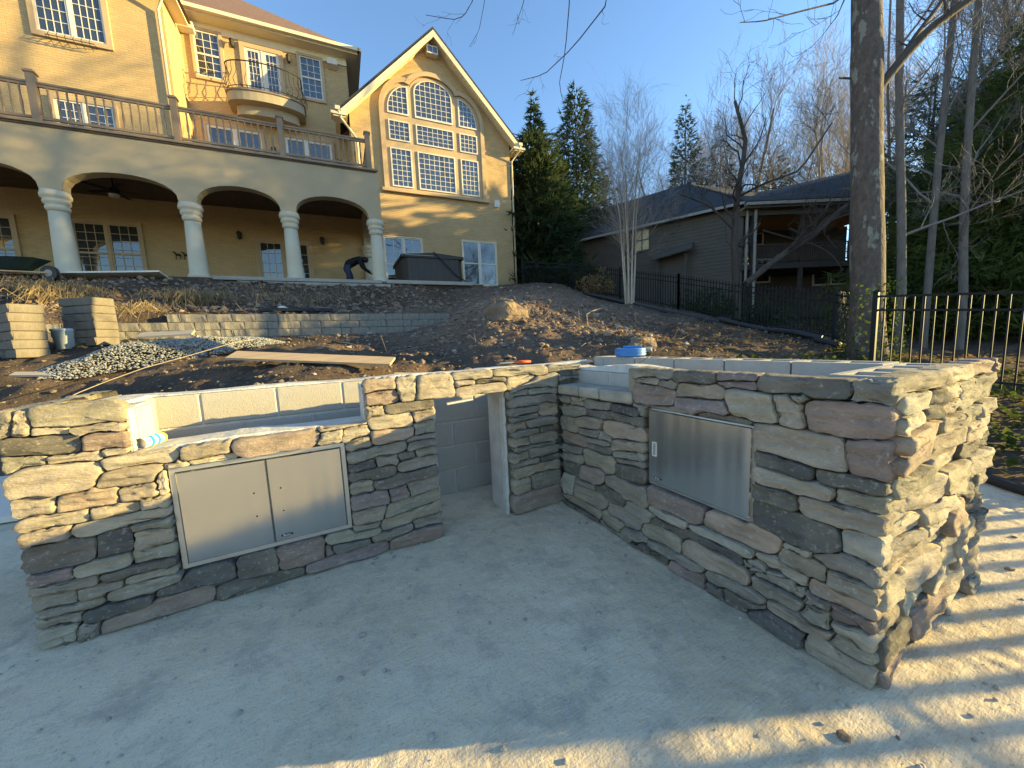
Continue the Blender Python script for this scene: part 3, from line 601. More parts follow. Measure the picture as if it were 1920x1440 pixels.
# ---- concrete blocks
def bev_box(L, D, H, r=.006):
    bm = bmesh.new(); bmesh.ops.create_cube(bm, size=1.); bmesh.ops.scale(bm, vec=(L, D, H), verts=bm.verts)
    bmesh.ops.bevel(bm, geom=bm.edges[:], offset=r, segments=1, affect='EDGES'); me = bpy.data.meshes.new('block'); bm.to_mesh(me); bm.free(); me.materials.append(M_block); return me
_bc = {}
def blk(x, y, z, L, D, H, along='x', hollow=False, parent=KIT, name='block'):
    key = (round(L, 3), round(D, 3), round(H, 3), hollow)
    if key not in _bc:
        if not hollow: _bc[key] = bev_box(L, D, H)
        else:
            m = MB(); t = .034; l2, d2, h2 = L/2, D/2, H/2; dep = h2-.16
            m.box(-l2, l2, -d2, -d2+t, -h2, h2).box(-l2, l2, d2-t, d2, -h2, h2)
            for q in ((-l2, -l2+t), (-.02, .02), (l2-t, l2)): m.box(q[0], q[1], -d2+t, d2-t, -h2, h2-.001)
            m.box(-l2+t, l2-t, -d2+t, d2-t, -h2, -h2+.02)
            me = bpy.data.meshes.new('block'); me.from_pydata(m.v, [], m.f); me.materials.append(M_block); _bc[key] = me
    o = new_obj(name, _bc[key], None, parent); o.location = (x, y, z); o.rotation_euler = (0, 0, 0 if along == 'x' else R_(90)); return o
def block_wall(along, a0, a1, c_, D=.195, z0=0., n=5, H=.203, holes=(), top_hollow=False, trim=0.):
    cores = {}; full = [h for h in holes if h[2] <= 0]
    for r in range(n):
        a = a0-(.2 if r % 2 else 0.)
        while a < a1-.02:
            s0, s1 = max(a, a0), min(a+.40, a1); zc0, zc1 = z0+r*H, z0+(r+1)*H
            segs = [(s0, s1)]
            for (h0, h1, hz0, hz1) in holes:
                if zc1-.06 > hz0 and zc0+.06 < hz1:
                    segs = [g for (p, q) in segs for g in ((p, min(q, h0)), (max(p, h1), q)) if g[1]-g[0] > .03]
            for (p, q) in segs:
                for (h0, h1, hz0, hz1) in holes:      # no slivers beside an opening
                    if 0 < p-h1 < .07 and zc1-.06 > hz0 and zc0+.06 < hz1: p = h1
                if 0 < a1-q < .07: q = a1
                L = q-p-.010
                if L < .062: continue
                hol = top_hollow and r == n-1 and L > .3
                pos = ((p+q)/2, c_) if along == 'x' else (c_, (p+q)/2)
                blk(pos[0], pos[1], (zc0+zc1)/2, L, D, H-.010, along, hol)
                if not hol:
                    core = cores.setdefault(sum(p >= h[1]-.01 for h in full), MB())
                    if along == 'x': core.box(p, q, c_-D/2+.007, c_+D/2-.007, zc0, zc1-(.006 if r == n-1 else 0))
                    else: core.box(c_-D/2+.007, c_+D/2-.007, p, q, zc0, zc1-(.006 if r == n-1 else 0))
            a += .40
    for core in cores.values(): core.build('joint_mortar', M_mortar, KIT)
block_wall('x', -2.65, .74, .72, holes=[])                                   # back wall of grill side
block_wall('x', -2.65, .25, .19, holes=[(-2.37, -1.372, .82, 2), (-.955, -.47, -.1, .90)])
block_wall('y', -1.52, .62, .95, H=.2135, top_hollow=True)                             # back wall of right side
block_wall('y', -1.715, -.74, .19, H=.2105, top_hollow=True, holes=[(-1.39, -.845, .44, .84)])
block_wall('y', -.738, .08, .27, holes=[])
block_wall('x', .29, 1.05, -1.62, H=.2125, top_hollow=True)
block_wall('y', .292, .62, -2.55, holes=[])
b = MB(); b.box(-.955, -.47, .092, .288, .905, 1.01); b.build('lintel_block', M_block, KIT)
# ragged mortar caps on the block tops and the raw mortar edges
def cap(pts, wd, z, th, along='x', mat=M_white_m, sd=1, name='mortar_cap'):
    r = random.Random(sd); V = []; Fs = []; a0, a1, c_ = pts; n = max(4, int((a1-a0)/.05))
    for k in range(n+1):
        a = a0+(a1-a0)*k/n; e0 = -wd/2+r.uniform(-.006, .010); e1 = wd/2+r.uniform(-.010, .006); t = th*(.75+.35*math.sin(k*.37+sd)+r.uniform(-.12, .12))
        for q, h in ((e0, 0), (e0+.012, t), (e1-.012, t*r.uniform(.85, 1.0)), (e1, 0)):
            V.append((a, c_+q, z+h) if along == 'x' else (c_+q, a, z+h))
    for k in range(n):
        for j in range(3): i0 = k*4+j; Fs.append((i0, i0+1, i0+5, i0+4))
    Fs.append((0, 1, 2, 3)); Fs.append(tuple(n*4+j for j in (3, 2, 1, 0)))
    m = MB(); m.v = V; m.f = Fs; m.m = [0]*len(Fs); return m.build(name, mat, KIT, smooth=False)
cap((-2.65, .84, .72), .19, 1.013, .014, sd=2); cap((-1.372, .17, .19), .19, 1.013, .024, sd=3); cap((-2.65, -2.37, .19), .19, 1.013, .02, sd=4)
cap((-2.37, -1.372, .15), .22, .808, .018, sd=5); cap((-.738, .09, .27), .185, 1.013, .045, 'y', sd=6); cap((.29, .62, -2.55), .19, 1.013, .02, 'y', sd=7)
def ragged(x0, x1, y0, y1, z0, z1, sd):
    r = random.Random(sd); m = MB(); n = 26
    V = []; Fs = []
    for k in range(n+1):
        z = z0+(z1-z0)*k/n; j = r.uniform(-.002, .005)
        V += [(x0+r.uniform(-.003, .003), y0-j*.5, z), (x1+j*.6, y0-j, z), (x1+j*.6, y1, z), (x0, y1, z)]
    for k in range(n):
        for j in range(4): Fs.append((k*4+j, k*4+(j+1) % 4, k*4+4+(j+1) % 4, k*4+4+j))
    m.v = V; m.f = Fs; m.m = [0]*len(Fs); m.build('mortar_edge', M_white_m, KIT)
ragged(-.470, -.452, .028, .088, 0, .90, 3); ragged(-.972, -.955, .03, .088, 0, .90, 4); ragged(-2.382, -2.370, .02, .088, .82, 1.02, 5); ragged(-1.372, -1.36, .03, .088, .82, 1.02, 6)
# foam wedge under the lintel
b = MB(); b.bar(on_y(838, 757, .02), on_y(886, 748, .0), .03, .012); b.build('lintel_shim', M_white, KIT)
# ledge slabs in the notch of the right side
for i, (a0, a1) in enumerate([(-.245, -.012), (-.455, -.255), (-.735, -.465)]):
    me = bev_box(a1-a0, .20, .068, .010); me.materials.clear(); me.materials.append(M_stone)
    o = new_obj('ledge_slab', me, None, KIT, PAL['l']); o.location = (.070, (a0+a1)/2, .884+.004*i); o.rotation_euler = (0, R_(1.5), R_(90))
me = bev_box(.07, .16, .16, .012); me.materials.clear(); me.materials.append(M_stone)
o = new_obj('stone', me, None, KIT, PAL['m']); o.location = (.075, -.722, .99); o.rotation_euler = (0, 0, R_(90))
# ---- steel access doors
def door_box(name, x0, x1, z0, z1, y0, y1, parent, mat=M_steel, r=.004):
    me = bev_box(x1-x0, y1-y0, z1-z0, r); me.materials.clear(); me.materials.append(mat); o = new_obj(name, me, None, parent); o.location = ((x0+x1)/2, (y0+y1)/2, (z0+z1)/2); return o
AD = thing('double_access_door', parent=KIT)
x0, x1, z0, z1 = DL
fl = MB(); t = .021; fl.box(x0, x1, .012, .05, z0, z0+t).box(x0, x1, .012, .05, z1-t, z1).box(x0, x0+t, .012, .05, z0+t, z1-t).box(x1-t, x1, .012, .05, z0+t, z1-t).box(x0+t, x1-t, .040, .044, z0+t, z1-t)
fl.build('door_flange', M_steel_flange, AD)
mid = (x0+x1)/2+.004
pn = []
for a_, b_ in ((x0+t+.003, mid-.002), (mid+.002, x1-t-.003)):
    pn.append(door_box('door_panel', a_, b_, z0+t+.003, z1-t-.003, .002, .038, AD))
for (qx, qy) in ((476, 925), (482, 968), (526, 915), (532, 957)):
    p = on_y(qx, qy, .001); m = MB(); m.tube([(p[0], .0035, p[2]), (p[0], .0008, p[2])], .0042, 10); m.build('screw_hole', M_black, AD)
def emblem(px, py, y=None, x=None, parent=None, s=1.):
    if y is not None:
        p = on_y(px, py, y); m = MB(); m.prism([(p[0]+.030*s*math.cos(t_), p[2]+.0085*s*math.sin(t_)) for t_ in np.linspace(0, 6.283, 20, endpoint=False)], y, y-.0015, 'y')
    else:
        p = on_x(px, py, x); m = MB(); m.prism([(p[1]+.030*s*math.cos(t_), p[2]+.0085*s*math.sin(t_)) for t_ in np.linspace(0, 6.283, 20, endpoint=False)], x, x-.0015, 'x')
    e = m.build('maker_emblem', M_black, parent)
    cu = bpy.data.curves.new('emblem_letters', 'FONT'); cu.body = 'BULL'; cu.size = .017*s; cu.align_x = 'CENTER'; cu.align_y = 'CENTER'; cu.extrude = .0004
    tmp = bpy.data.objects.new('emblem_letters', cu); me = bpy.data.meshes.new_from_object(tmp); bpy.data.objects.remove(tmp)
    o = new_obj('emblem_letters', me, M_white, e)
    if y is not None: o.location = (p[0], y-.0022, p[2]); o.rotation_euler = (R_(90), 0, 0)
    else: o.location = (x-.0022, p[1], p[2]); o.rotation_euler = (R_(90), 0, R_(-90))
emblem(539, 1002, y=.002, parent=AD)
AR = thing('single_access_door', parent=KIT)
y0, y1, z0, z1 = DR
fl = MB(); fl.box(.012, .05, y0, y1, z0, z0+t).box(.012, .05, y0, y1, z1-t, z1).box(.012, .05, y0, y0+t, z0+t, z1-t).box(.012, .05, y1-t, y1, z0+t, z1-t).box(.040, .044, y0+t, y1-t, z0+t, z1-t)
fl.build('door_flange', M_steel_flange, AR)
me = bev_box(y1-y0-.018, .034, z1-z0-.022, .004); me.materials.clear(); me.materials.append(M_steel)
o = new_obj('door_panel', me, None, AR); o.location = (.012, (y0+y1)/2, (z0+z1)/2+.006); o.rotation_euler = (0, 0, R_(90))
p = on_x(1227, 842, -.006); m = MB(); yy, zz = p[1], p[2]
for a_, b_, c2, d_ in ((-.014, .014, .034, .039), (-.014, .014, -.039, -.034), (-.014, -.010, -.034, .034), (.010, .014, -.034, .034)): m.box(-.0085, -.0045, yy+a_, yy+b_, zz+c2, zz+d_)
m.build('door_handle', M_white, AR); m = MB(); m.box(-.0062, -.0048, yy-.010, yy+.010, zz-.034, zz+.034); m.build('handle_recess', M_steel_flange, AR)
emblem(1233, 897, x=-.005, parent=AR, s=.9)
# ================================================================ BIG HOUSE
H = Frame(.6, 11.3, R_(-3.))
HS = thing('brick_house', 'large tan painted brick house with arched porch, upper deck and tall gable window', 'house', (.6, 11.3, 0), R_(-3.))
PZ = 3.42; GY, MY = 3.6, 5.2; XC = -5.95
COLX = [-12.9, -10.3, -7.69, -5.0, -2.58, -.07]
def wallp(name, poly, y0, y1, mat=M_brick, parent=HS): return MB().prism(poly, y0, y1, 'y').build(name, mat, parent)
wallp('wall', [(-14, PZ-.3), (XC, PZ-.3), (XC, 13.25), (-14, 13.25)], GY, GY+.3)
MB().box(XC-.3, XC, GY+.3, MY, 6.6, 14.0).build('wall', M_brick, HS)
wallp('wall', [(XC, PZ-.3), (-.36, PZ-.3), (-.36, 6.7), (XC, 6.7)], GY, GY+.3)
wallp('wall', [(XC-.3, 6.7), (-.2, 6.7), (-.2, 13.85), (XC-.3, 13.85)], MY, MY+.3)
MB().box(-.5, -.2, MY+.3, 12, 6.7, 13.85).build('wall', M_brick, HS)
wallp('gable_wall', [(-.36, PZ-.6), (6.78, PZ-.6), (6.78, 10.75), (3.21, 14.32), (-.36, 10.75)], GY, GY+.3)
MB().box(6.48, 6.78, GY+.3, 14, PZ-.8, 10.7).build('wall', M_brick, HS); MB().box(-.36, -.06, GY+.3, 14, 6.7, 10.7).build('wall', M_brick, HS)
# ---- arcade with arches
def arch_strip(cols, rad, spring, apex, top, n=14):
    prof = []
    for i in range(len(cols)-1):
        a, b_ = cols[i]+rad, cols[i+1]-rad; m_ = (a+b_)/2; h = (b_-a)/2
        prof.append((cols[i]-rad, spring)) if i == 0 else None
        for k in range(n+1):
            t_ = math.pi-math.pi*k/n; prof.append((m_+h*math.cos(t_), spring+(apex-spring)*math.sin(t_)**.8))
    prof.append((cols[-1]+rad, spring)); return prof
def strip_mesh(prof, top, d0, d1, ax):
    m = MB(); n = len(prof); P = lambda a, d, z: (a, d, z) if ax == 'y' else (d, a, z)
    V = [P(a, d0, z) for a, z in prof]+[P(a, d0, top) for a, z in prof]+[P(a, d1, z) for a, z in prof]+[P(a, d1, top) for a, z in prof]
    Fs = []
    for i in range(n-1): Fs += [(i, i+1, n+i+1, n+i), (2*n+i+1, 2*n+i, 3*n+i, 3*n+i+1), (i+1, i, 2*n+i, 2*n+i+1), (n+i, n+i+1, 3*n+i+1, 3*n+i)]
    Fs += [(0, n, 3*n, 2*n), (n-1, 2*n+n-1, 3*n+n-1, n+n-1)]
    return m.add(V, Fs)
strip_mesh(arch_strip(COLX, .20, 5.47, 6.05, 7.0), 7.0, -.17, .17, 'y').build('arcade_wall', M_stucco, HS)
strip_mesh(arch_strip([.3, 3.55], .16, 5.47, 6.05, 7.0), 7.0, -.24, .10, 'x').build('arcade_wall', M_stucco, HS)
MB().box(-14, .06, .171, GY, 6.62, 6.70).build('porch_ceiling', M_porch, HS)
dk = MB().box(-14, .13, -.24, MY, 7.0, 7.06); dk.build('deck_floor', M_wood_rail, HS)
MB().box(-14, .06, -.205, -.172, 6.95, 7.0).build('deck_edge', M_bark_d, HS)
# patio slab under the porch
MB().box(-14, .3, -.30, GY, PZ-.35, PZ).build('patio_slab', M_dirt, HS)
def column(x, y):
    c_ = MB().lathe([(.275, PZ), (.275, PZ+.07), (.245, PZ+.12), (.225, PZ+.16), (.215, PZ+.6), (.185, 5.0)], x, y, 22).build('column', M_col, HS, True)
    MB().lathe([(.19, 4.985), (.222, 5.05), (.226, 5.10), (.208, 5.12), (.208, 5.15), (.245, 5.18), (.252, 5.24), (.235, 5.26), (.235, 5.29), (.278, 5.32), (.285, 5.39), (.265, 5.42), (.265, 5.47)], x, y, 22).build('capital', M_col, c_, True)
for x in COLX[1:]: column(x, 0)
column(-.07, 3.45)
# ---- deck railing: every post and baluster is its own part
def post(x, y):
    p = MB().box(x-.075, x+.075, y-.075, y+.075, 7.06, 8.16).build('railing_post', M_wood_rail, HS)
    MB().box(x-.10, x+.10, y-.10, y+.10, 8.16, 8.20).box(x-.06, x+.06, y-.06, y+.06, 8.20, 8.235).build('post_cap', M_wood_rail, p)
PX = [-12.8, -10.3, -7.71, -5.03, -2.56, -.12]
_bal = None
def baluster(x, y):
    global _bal
    if _bal is None:
        m = MB().lathe([(.024, 0), (.024, .12), (.017, .13), (.027, .2), (.030, .32), (.019, .42), (.021, .60), (.024, .62), (.024, .74)], 0, 0, 6)
        o = m.build('baluster', M_wood_rail, HS); _bal = o.data
    else: o = new_obj('baluster', _bal, None, HS)
    o.location = (x, y, 7.20)
for i, x in enumerate(PX):
    post(x, -.10)
    if i:
        a, b_ = PX[i-1]+.075, x-.075
        MB().box(a, b_, -.145, -.055, 7.94, 7.985).box(a, b_, -.125, -.075, 7.88, 7.94).build('top_rail', M_wood_rail, HS); MB().box(a, b_, -.125, -.075, 7.14, 7.20).build('bottom_rail', M_wood_rail, HS)
        n = round((b_-a)/.168)
        for k in range(1, n): baluster(a+(b_-a)*k/n, -.10)
MB().box(-.165, -.075, -.02, 3.55, 7.94, 7.985).build('top_rail', M_wood_rail, HS); MB().box(-.145, -.095, -.02, 3.55, 7.14, 7.20).build('bottom_rail', M_wood_rail, HS)
for k in range(1, 21): baluster(-.12, 3.55*k/21)
# ---- windows
def window(x0, x1, z0, z1, y, nx, nz, casing=.11, hung=False, mull=(), mat_c=M_trim, fr=.05, parent=HS, name='window', sash_mat=M_white):
    m = MB(); c_ = casing; e = .07
    m.box(x0-c_, x0, y-e, y, z0-c_, z1+c_).box(x1, x1+c_, y-e, y, z0-c_, z1+c_).box(x0, x1, y-e, y, z1, z1+c_).box(x0, x1, y-e, y, z0-c_, z0)
    w_ = m.build(name, mat_c, parent)
    ed = [x0]+[q for q in mull]+[x1]
    for i in range(len(ed)-1):
        a, b_ = ed[i]+(.03 if i else 0), ed[i+1]-(.03 if i < len(ed)-2 else 0)
        if i < len(ed)-2: MB().box(b_, b_+.06, y-.055, y, z0, z1).build('mullion', sash_mat, w_)
        s_ = MB().box(a, a+fr, y-.04, y-.004, z0, z1).box(b_-fr, b_, y-.04, y-.004, z0, z1).box(a+fr, b_-fr, y-.04, y-.004, z0, z0+fr).box(a+fr, b_-fr, y-.04, y-.004, z1-fr, z1)
        if hung: s_.box(a+fr, b_-fr, y-.045, y-.004, (z0+z1)/2-.03, (z0+z1)/2+.03)
        s_.build('sash', sash_mat, w_)
        MB().box(a+fr, b_-fr, y-.014, y-.006, z0+fr, z1-fr).build('pane', M_glass, w_)
        g_ = MB(); A, B = a+fr, b_-fr; Zb, Zt = z0+fr, z1-fr
        for k in range(1, nx): g_.box(A+(B-A)*k/nx-.009, A+(B-A)*k/nx+.009, y-.026, y-.015, Zb, Zt)
        for k in range(1, nz): g_.box(A, B, y-.0262, y-.0152, Zb+(Zt-Zb)*k/nz-.009, Zb+(Zt-Zb)*k/nz+.009)
        if nx*nz > 1: g_.build('muntins', sash_mat, w_)
    return w_
window(-9.07, -7.5, 11.33, 13.05, GY, 4, 5, .14, mull=(-8.28,))
window(-8.98, -7.6, 8.62, 9.42, GY, 3, 3, .10, mull=(-8.3,))
window(-12.4, -10.8, 8.62, 9.42, GY, 3, 3, .10, mull=(-11.6,))
window(-12.9, -11.2, 11.33, 13.05, GY, 4, 5, .14, mull=(-12.05,))
window(-5.55, -4.75, 11.88, 13.5, MY, 3, 6, .10, True); window(-2.03, -1.23, 11.88, 13.5, MY, 3, 6, .10, True)
window(-3.95, -2.78, 11.2, 13.3, MY, 3, 7, .16, mull=(-3.365,), name='balcony_door', fr=.10)
window(-5.5, -3.7, 7.1, 10.15, MY, 1, 1, .10, mull=(-4.55,), name='deck_door', fr=.09)
window(-2.86, -1.1, 7.1, 10.15, MY, 1, 1, .10, mull=(-2.08,), name='deck_door', fr=.09)
window(-9.05, -7.42, PZ+.36, 5.72, GY, 3, 7, .09, True, mull=(-8.24,), sash_mat=M_trim)
window(-12.0, -10.4, PZ+.36, 5.72, GY, 3, 7, .09, True, mull=(-11.2,), sash_mat=M_trim)
window(-4.03, -2.30, PZ+.06, 5.48, GY, 3, 5, .10, mull=(-3.17,), sash_mat=M_trim, name='porch_door', fr=.09)
window(.60, 2.20, PZ+.25, 5.97, GY, 2, 4, .05, True, mull=(1.4,), mat_c=M_cream); window(4.12, 5.80, 4.02, 6.03, GY, 1, 1, .05, True, mull=(4.95,), mat_c=M_cream)
# soldier course over the low window
for k in range(20):
    a = .45+k*.098; MB().box(a, a+.088, GY-.018, GY, 6.06, 6.28).build('soldier_brick', M_brick, HS)
# ---- great arched window: casing, then nine units
GW = thing('arched_window', parent=HS)
def arc(cx, cz, rx, rz, t0, t1, n): return [(cx+rx*math.cos(R_(t0+(t1-t0)*k/n)), cz+rz*math.sin(R_(t0+(t1-t0)*k/n))) for k in range(n+1)]
cx = 3.12
MB().box(.98, 5.27, GY-.05, GY, 7.98, 11.15).prism([(.98, 11.15)]+arc(2.0, 11.15, 1.02, 1.20, 180, 90, 10)+[(2.12, 12.30)]+arc(cx, 12.1, 1.0, .70, 170, 10, 14)+[(4.12, 12.30)]+arc(4.24, 11.15, 1.03, 1.20, 90, 0, 10)[0:], GY-.051, GY, 'y').build('window_backing', M_trim, GW)
m = MB()   # proud outer moulding
def ring(m, pin, pout, y0, y1):
    n = len(pin)
    for i in range(n-1): m.prism([pin[i], pin[i+1], pout[i+1], pout[i]], y0, y1, 'y')
ring(m, [(.98, 7.98), (.98, 11.15)]+arc(2.0, 11.15, 1.02, 1.20, 180, 90, 10), [(.80, 7.98), (.80, 11.15)]+arc(2.0, 11.15, 1.20, 1.38, 180, 90, 10), GY-.13, GY)
ring(m, arc(4.24, 11.15, 1.03, 1.20, 90, 0, 10)+[(5.27, 11.15), (5.27, 7.98)], arc(4.24, 11.15, 1.21, 1.38, 90, 0, 10)+[(5.45, 11.15), (5.45, 7.98)], GY-.13, GY)
ring(m, arc(cx, 12.1, 1.04, .72, 165, 15, 14), arc(cx, 12.1, 1.22, .90, 165, 15, 14), GY-.14, GY)
m.box(.70, 5.55, GY-.16, GY, 7.86, 7.98); m.build('casing', M_trim, GW)
def unit(poly, nx, nz, arcs=False):
    """one glazed unit; poly = outline (x,z)"""
    c_ = np.mean(poly, 0); P = np.array(poly); lo, hi = P.min(0), P.max(0)
    inn = [tuple(c_+(np.array(p)-c_)*(1-np.array([.05/(hi[0]-lo[0])*2, .05/(hi[1]-lo[1])*2]))) for p in poly]
    m = MB(); ring(m, inn+[inn[0]], list(poly)+[poly[0]], GY-.10, GY-.05); f = m.build('sash', M_white, GW)
    MB().prism(inn, GY-.066, GY-.058, 'y').build('pane', M_glass, f)
    g_ = MB(); I = np.array(inn); li, hi_ = I.min(0), I.max(0)
    def spanv(x): 
        zs = [I[i][1]+(x-I[i][0])/(I[(i+1) % len(I)][0]-I[i][0])*(I[(i+1) % len(I)][1]-I[i][1]) for i in range(len(I)) if (I[i][0]-x)*(I[(i+1) % len(I)][0]-x) < 0]
        return (min(zs), max(zs)) if len(zs) > 1 else None
    def spanh(z):
        xs_ = [I[i][0]+(z-I[i][1])/(I[(i+1) % len(I)][1]-I[i][1])*(I[(i+1) % len(I)][0]-I[i][0]) for i in range(len(I)) if (I[i][1]-z)*(I[(i+1) % len(I)][1]-z) < 0]
        return (min(xs_), max(xs_)) if len(xs_) > 1 else None
    for k in range(1, nx):
        x = li[0]+(hi_[0]-li[0])*k/nx; s_ = spanv(x)
        if s_: g_.box(x-.010, x+.010, GY-.078, GY-.067, s_[0], s_[1])
    for k in range(1, nz):
        z = li[1]+(hi_[1]-li[1])*k/nz; s_ = spanh(z)
        if s_: g_.box(s_[0], s_[1], GY-.0782, GY-.0672, z-.010, z+.010)
    g_.build('muntins', M_white, f)
def rect(x0, x1, z0, z1): return [(x0, z0), (x1, z0), (x1, z1), (x0, z1)]
for (x0, x1, nx) in ((1.14, 2.03, 4), (2.29, 3.97, 7), (4.25, 5.10, 4)):
    unit(rect(x0, x1, 8.09, 9.67), nx, 7); unit(rect(x0, x1, 9.97, 10.78), nx, 4)
unit([(1.14, 11.04), (2.03, 11.04), (2.03, 12.20)]+arc(2.03, 11.15, .89, 1.05, 90, 180, 8), 4, 5)
unit([(4.25, 11.04), (5.10, 11.04)]+arc(4.22, 11.15, .88, 1.05, 0, 88, 8)+[(4.25, 12.20)], 4, 5)
unit([(2.29, 11.04), (3.97, 11.04)]+arc(3.13, 12.08, .84, .57, 0, 180, 14), 7, 7)
# ---- roofs, soffits, gutters
RK = 1.0
m = MB(); ov = .45   # gable roof, two slopes with thickness
for s_ in (-1, 1):
    ex = 3.21+s_*3.95; ez = 14.62-3.95*RK
    m.prism([(3.21, 14.62), (ex, ez), (ex, ez-.13), (3.21, 14.49)], GY-ov, 16, 'y')
m.build('gable_roof', M_shingle_d, HS)
m = MB()
for s_ in (-1, 1):
    ex = 3.21+s_*3.9; ez = 14.47-3.9*RK
    m.prism([(3.21, 14.475), (ex, ez), (ex, ez-.26), (3.21, 14.215)], GY-ov-.03, GY-ov+.02, 'y')
m.build('rake_board', M_cream, HS)
m = MB()
for s_ in (-1, 1):
    ex = 3.21+s_*3.88; ez = 14.30-3.88*RK
    m.prism([(3.21, 14.34), (ex, ez+.04), (ex, ez), (3.21, 14.30)], GY-ov+.02, GY, 'y')
m.build('soffit', M_cream, HS)
for s_, xe in ((-1, -.75), (1, 7.1)):
    m = MB().box(xe-.30, xe+.30, GY-ov-.05, GY-.002, 10.36, 10.46).box(xe-.22, xe+.22, GY-ov, GY-.003, 10.30, 10.36); m.build('eave_return', M_cream, HS)
    MB().box(xe+s_*.05-.09, xe+s_*.05+.09, GY-ov-.1, 14, 10.50, 10.64).build('gutter', M_cream, HS)
mr = MB(); K_ = .78
def hiproof(x0, x1, y0, y1, z, k):
    hy = (y1-y0)/2; zr = z+k*hy
    if x1-x0 < 2*hy: hy = (x1-x0)/2; zr = z+k*hy
    V = [(x0, y0, z), (x1, y0, z), (x1, y1, z), (x0, y1, z), (x0+hy, y0+hy, zr), (x1-hy, y0+hy, zr)]
    return V, [(0, 1, 5, 4), (1, 2, 5), (2, 3, 4, 5), (3, 0, 4), (3, 2, 1, 0)]
mr.add(*hiproof(-16, .32, MY-.55, 17, 13.92, .88)); mr.build('main_roof', M_shingle_b, HS)
MB().add(*hiproof(-16, XC+.45, GY-.5, 14, 13.46, .88)).build('bay_roof', M_shingle_b, HS)
MB().add(*hiproof(-6, 6.2, 6.6, 19, 12.6, .75)).build('rear_roof', M_shingle_b, HS)
MB().box(XC, .25, MY-.5, MY, 13.78, 13.85).box(-.19, .25, MY, 12, 13.78, 13.85).build('soffit', M_cream, HS)
MB().box(-16, XC+.40, GY-.45, GY, 13.25, 13.32).box(XC, XC+.40, GY, MY-.5, 13.25, 13.32).build('soffit', M_cream, HS)
MB().box(XC+.2, .33, MY-.66, MY-.5, 13.84, 13.97).box(.25, .40, MY-.66, 12, 13.84, 13.97).build('gutter', M_cream, HS)
MB().box(-16, XC+.52, GY-.6, GY-.45, 13.30, 13.44).build('gutter', M_cream, HS)
MB().box(XC, -.2, MY-.06, MY, 13.5, 13.78).build('frieze_board', M_cream, HS)
def spout(pts, r=.045): MB().tube(pts, r, 8).build('downspout', M_cream, HS, True)
spout([(XC+.25, GY-.5, 13.35), (XC+.22, GY-.42, 13.2), (XC-.10, GY-.09, 12.75), (XC-.10, GY-.08, 7.1)])
spout([(7.15, GY-.5, 10.5), (7.1, GY-.4, 10.3), (6.86, GY-.05, 9.95), (6.86, GY-.05, 3.5)])
spout([(-.78, GY-.5, 10.5), (-.70, GY-.4, 10.28), (-.15, GY-.10, 9.75), (-.15, GY-.10, 7.1)])
# ---- balcony with bellied iron railing
bx0, bx1 = -4.60, -2.0; bc = (bx0+bx1)/2; bh = (bx1-bx0)/2
front = [(bc+bh*math.cos(R_(180-180*k/16))*1., MY-.62-.50*math.sin(R_(180*k/16))) for k in range(17)]
MB().prism([(bx0, MY)]+front+[(bx1, MY)], 10.80, 11.13, 'z').build('balcony_slab', M_stucco, HS)
MB().prism([(bx0-.04, MY)]+[(bc+(x-bc)*1.03, y-.04) for x, y in front]+[(bx1+.04, MY)], 11.13, 11.18, 'z').build('balcony_edge', M_wood_rail, HS)
MB().prism([(bx0+.25, MY)]+[(bc+(x-bc)*.82, MY-(MY-y)*.7) for x, y in front]+[(bx1-.25, MY)], 10.45, 10.80, 'z').build('balcony_corbel', M_stucco, HS)
path = [(bx0+.04, MY-.02)]+[(bc+(x-bc)*.97, y+.03) for x, y in front]+[(bx1-.04, MY-.02)]
MB().tube([(x, y, 12.18) for x, y in path], .022, 6).tube([(x, y, 11.32) for x, y in path], .014, 6).build('balcony_rail', M_iron, HS)
pp = np.array(path); L = np.r_[0, np.cumsum(np.linalg.norm(np.diff(pp, axis=0), axis=1))]
for k in range(23):
    s_ = L[-1]*(k+.5)/23; x, y = np.interp(s_, L, pp[:, 0]), np.interp(s_, L, pp[:, 1]); ox, oy = (x-bc)/1.3, min(0, (y-(MY-.3))); q = .16/math.hypot(ox, oy+1e-3)
    MB().tube([(x, y, 12.18), (x, y, 11.85), (x+ox*q*.3, y+oy*q*.3, 11.70), (x+ox*q, y+oy*q, 11.48), (x+ox*q*.8, y+oy*q*.8, 11.34), (x, y, 11.20)], .010, 4).build('iron_baluster', M_iron, HS)
def guard(x0, x1, y, z):
    m = MB().tube([(x0, y, z), (x0, y-.22, z), (x1, y-.22, z), (x1, y, z)], .012, 5)
    n = 6
    for k in range(n):
        x = x0+(x1-x0)*(k+.5)/n; m.tube([(x, y-.22, z+.10), (x, y-.28, z), (x, y-.20, z-.10), (x, y-.05, z-.13)], .010, 4)
    m.build('window_box_bracket', M_iron, HS)
guard(-8.85, -7.75, GY, 11.16)
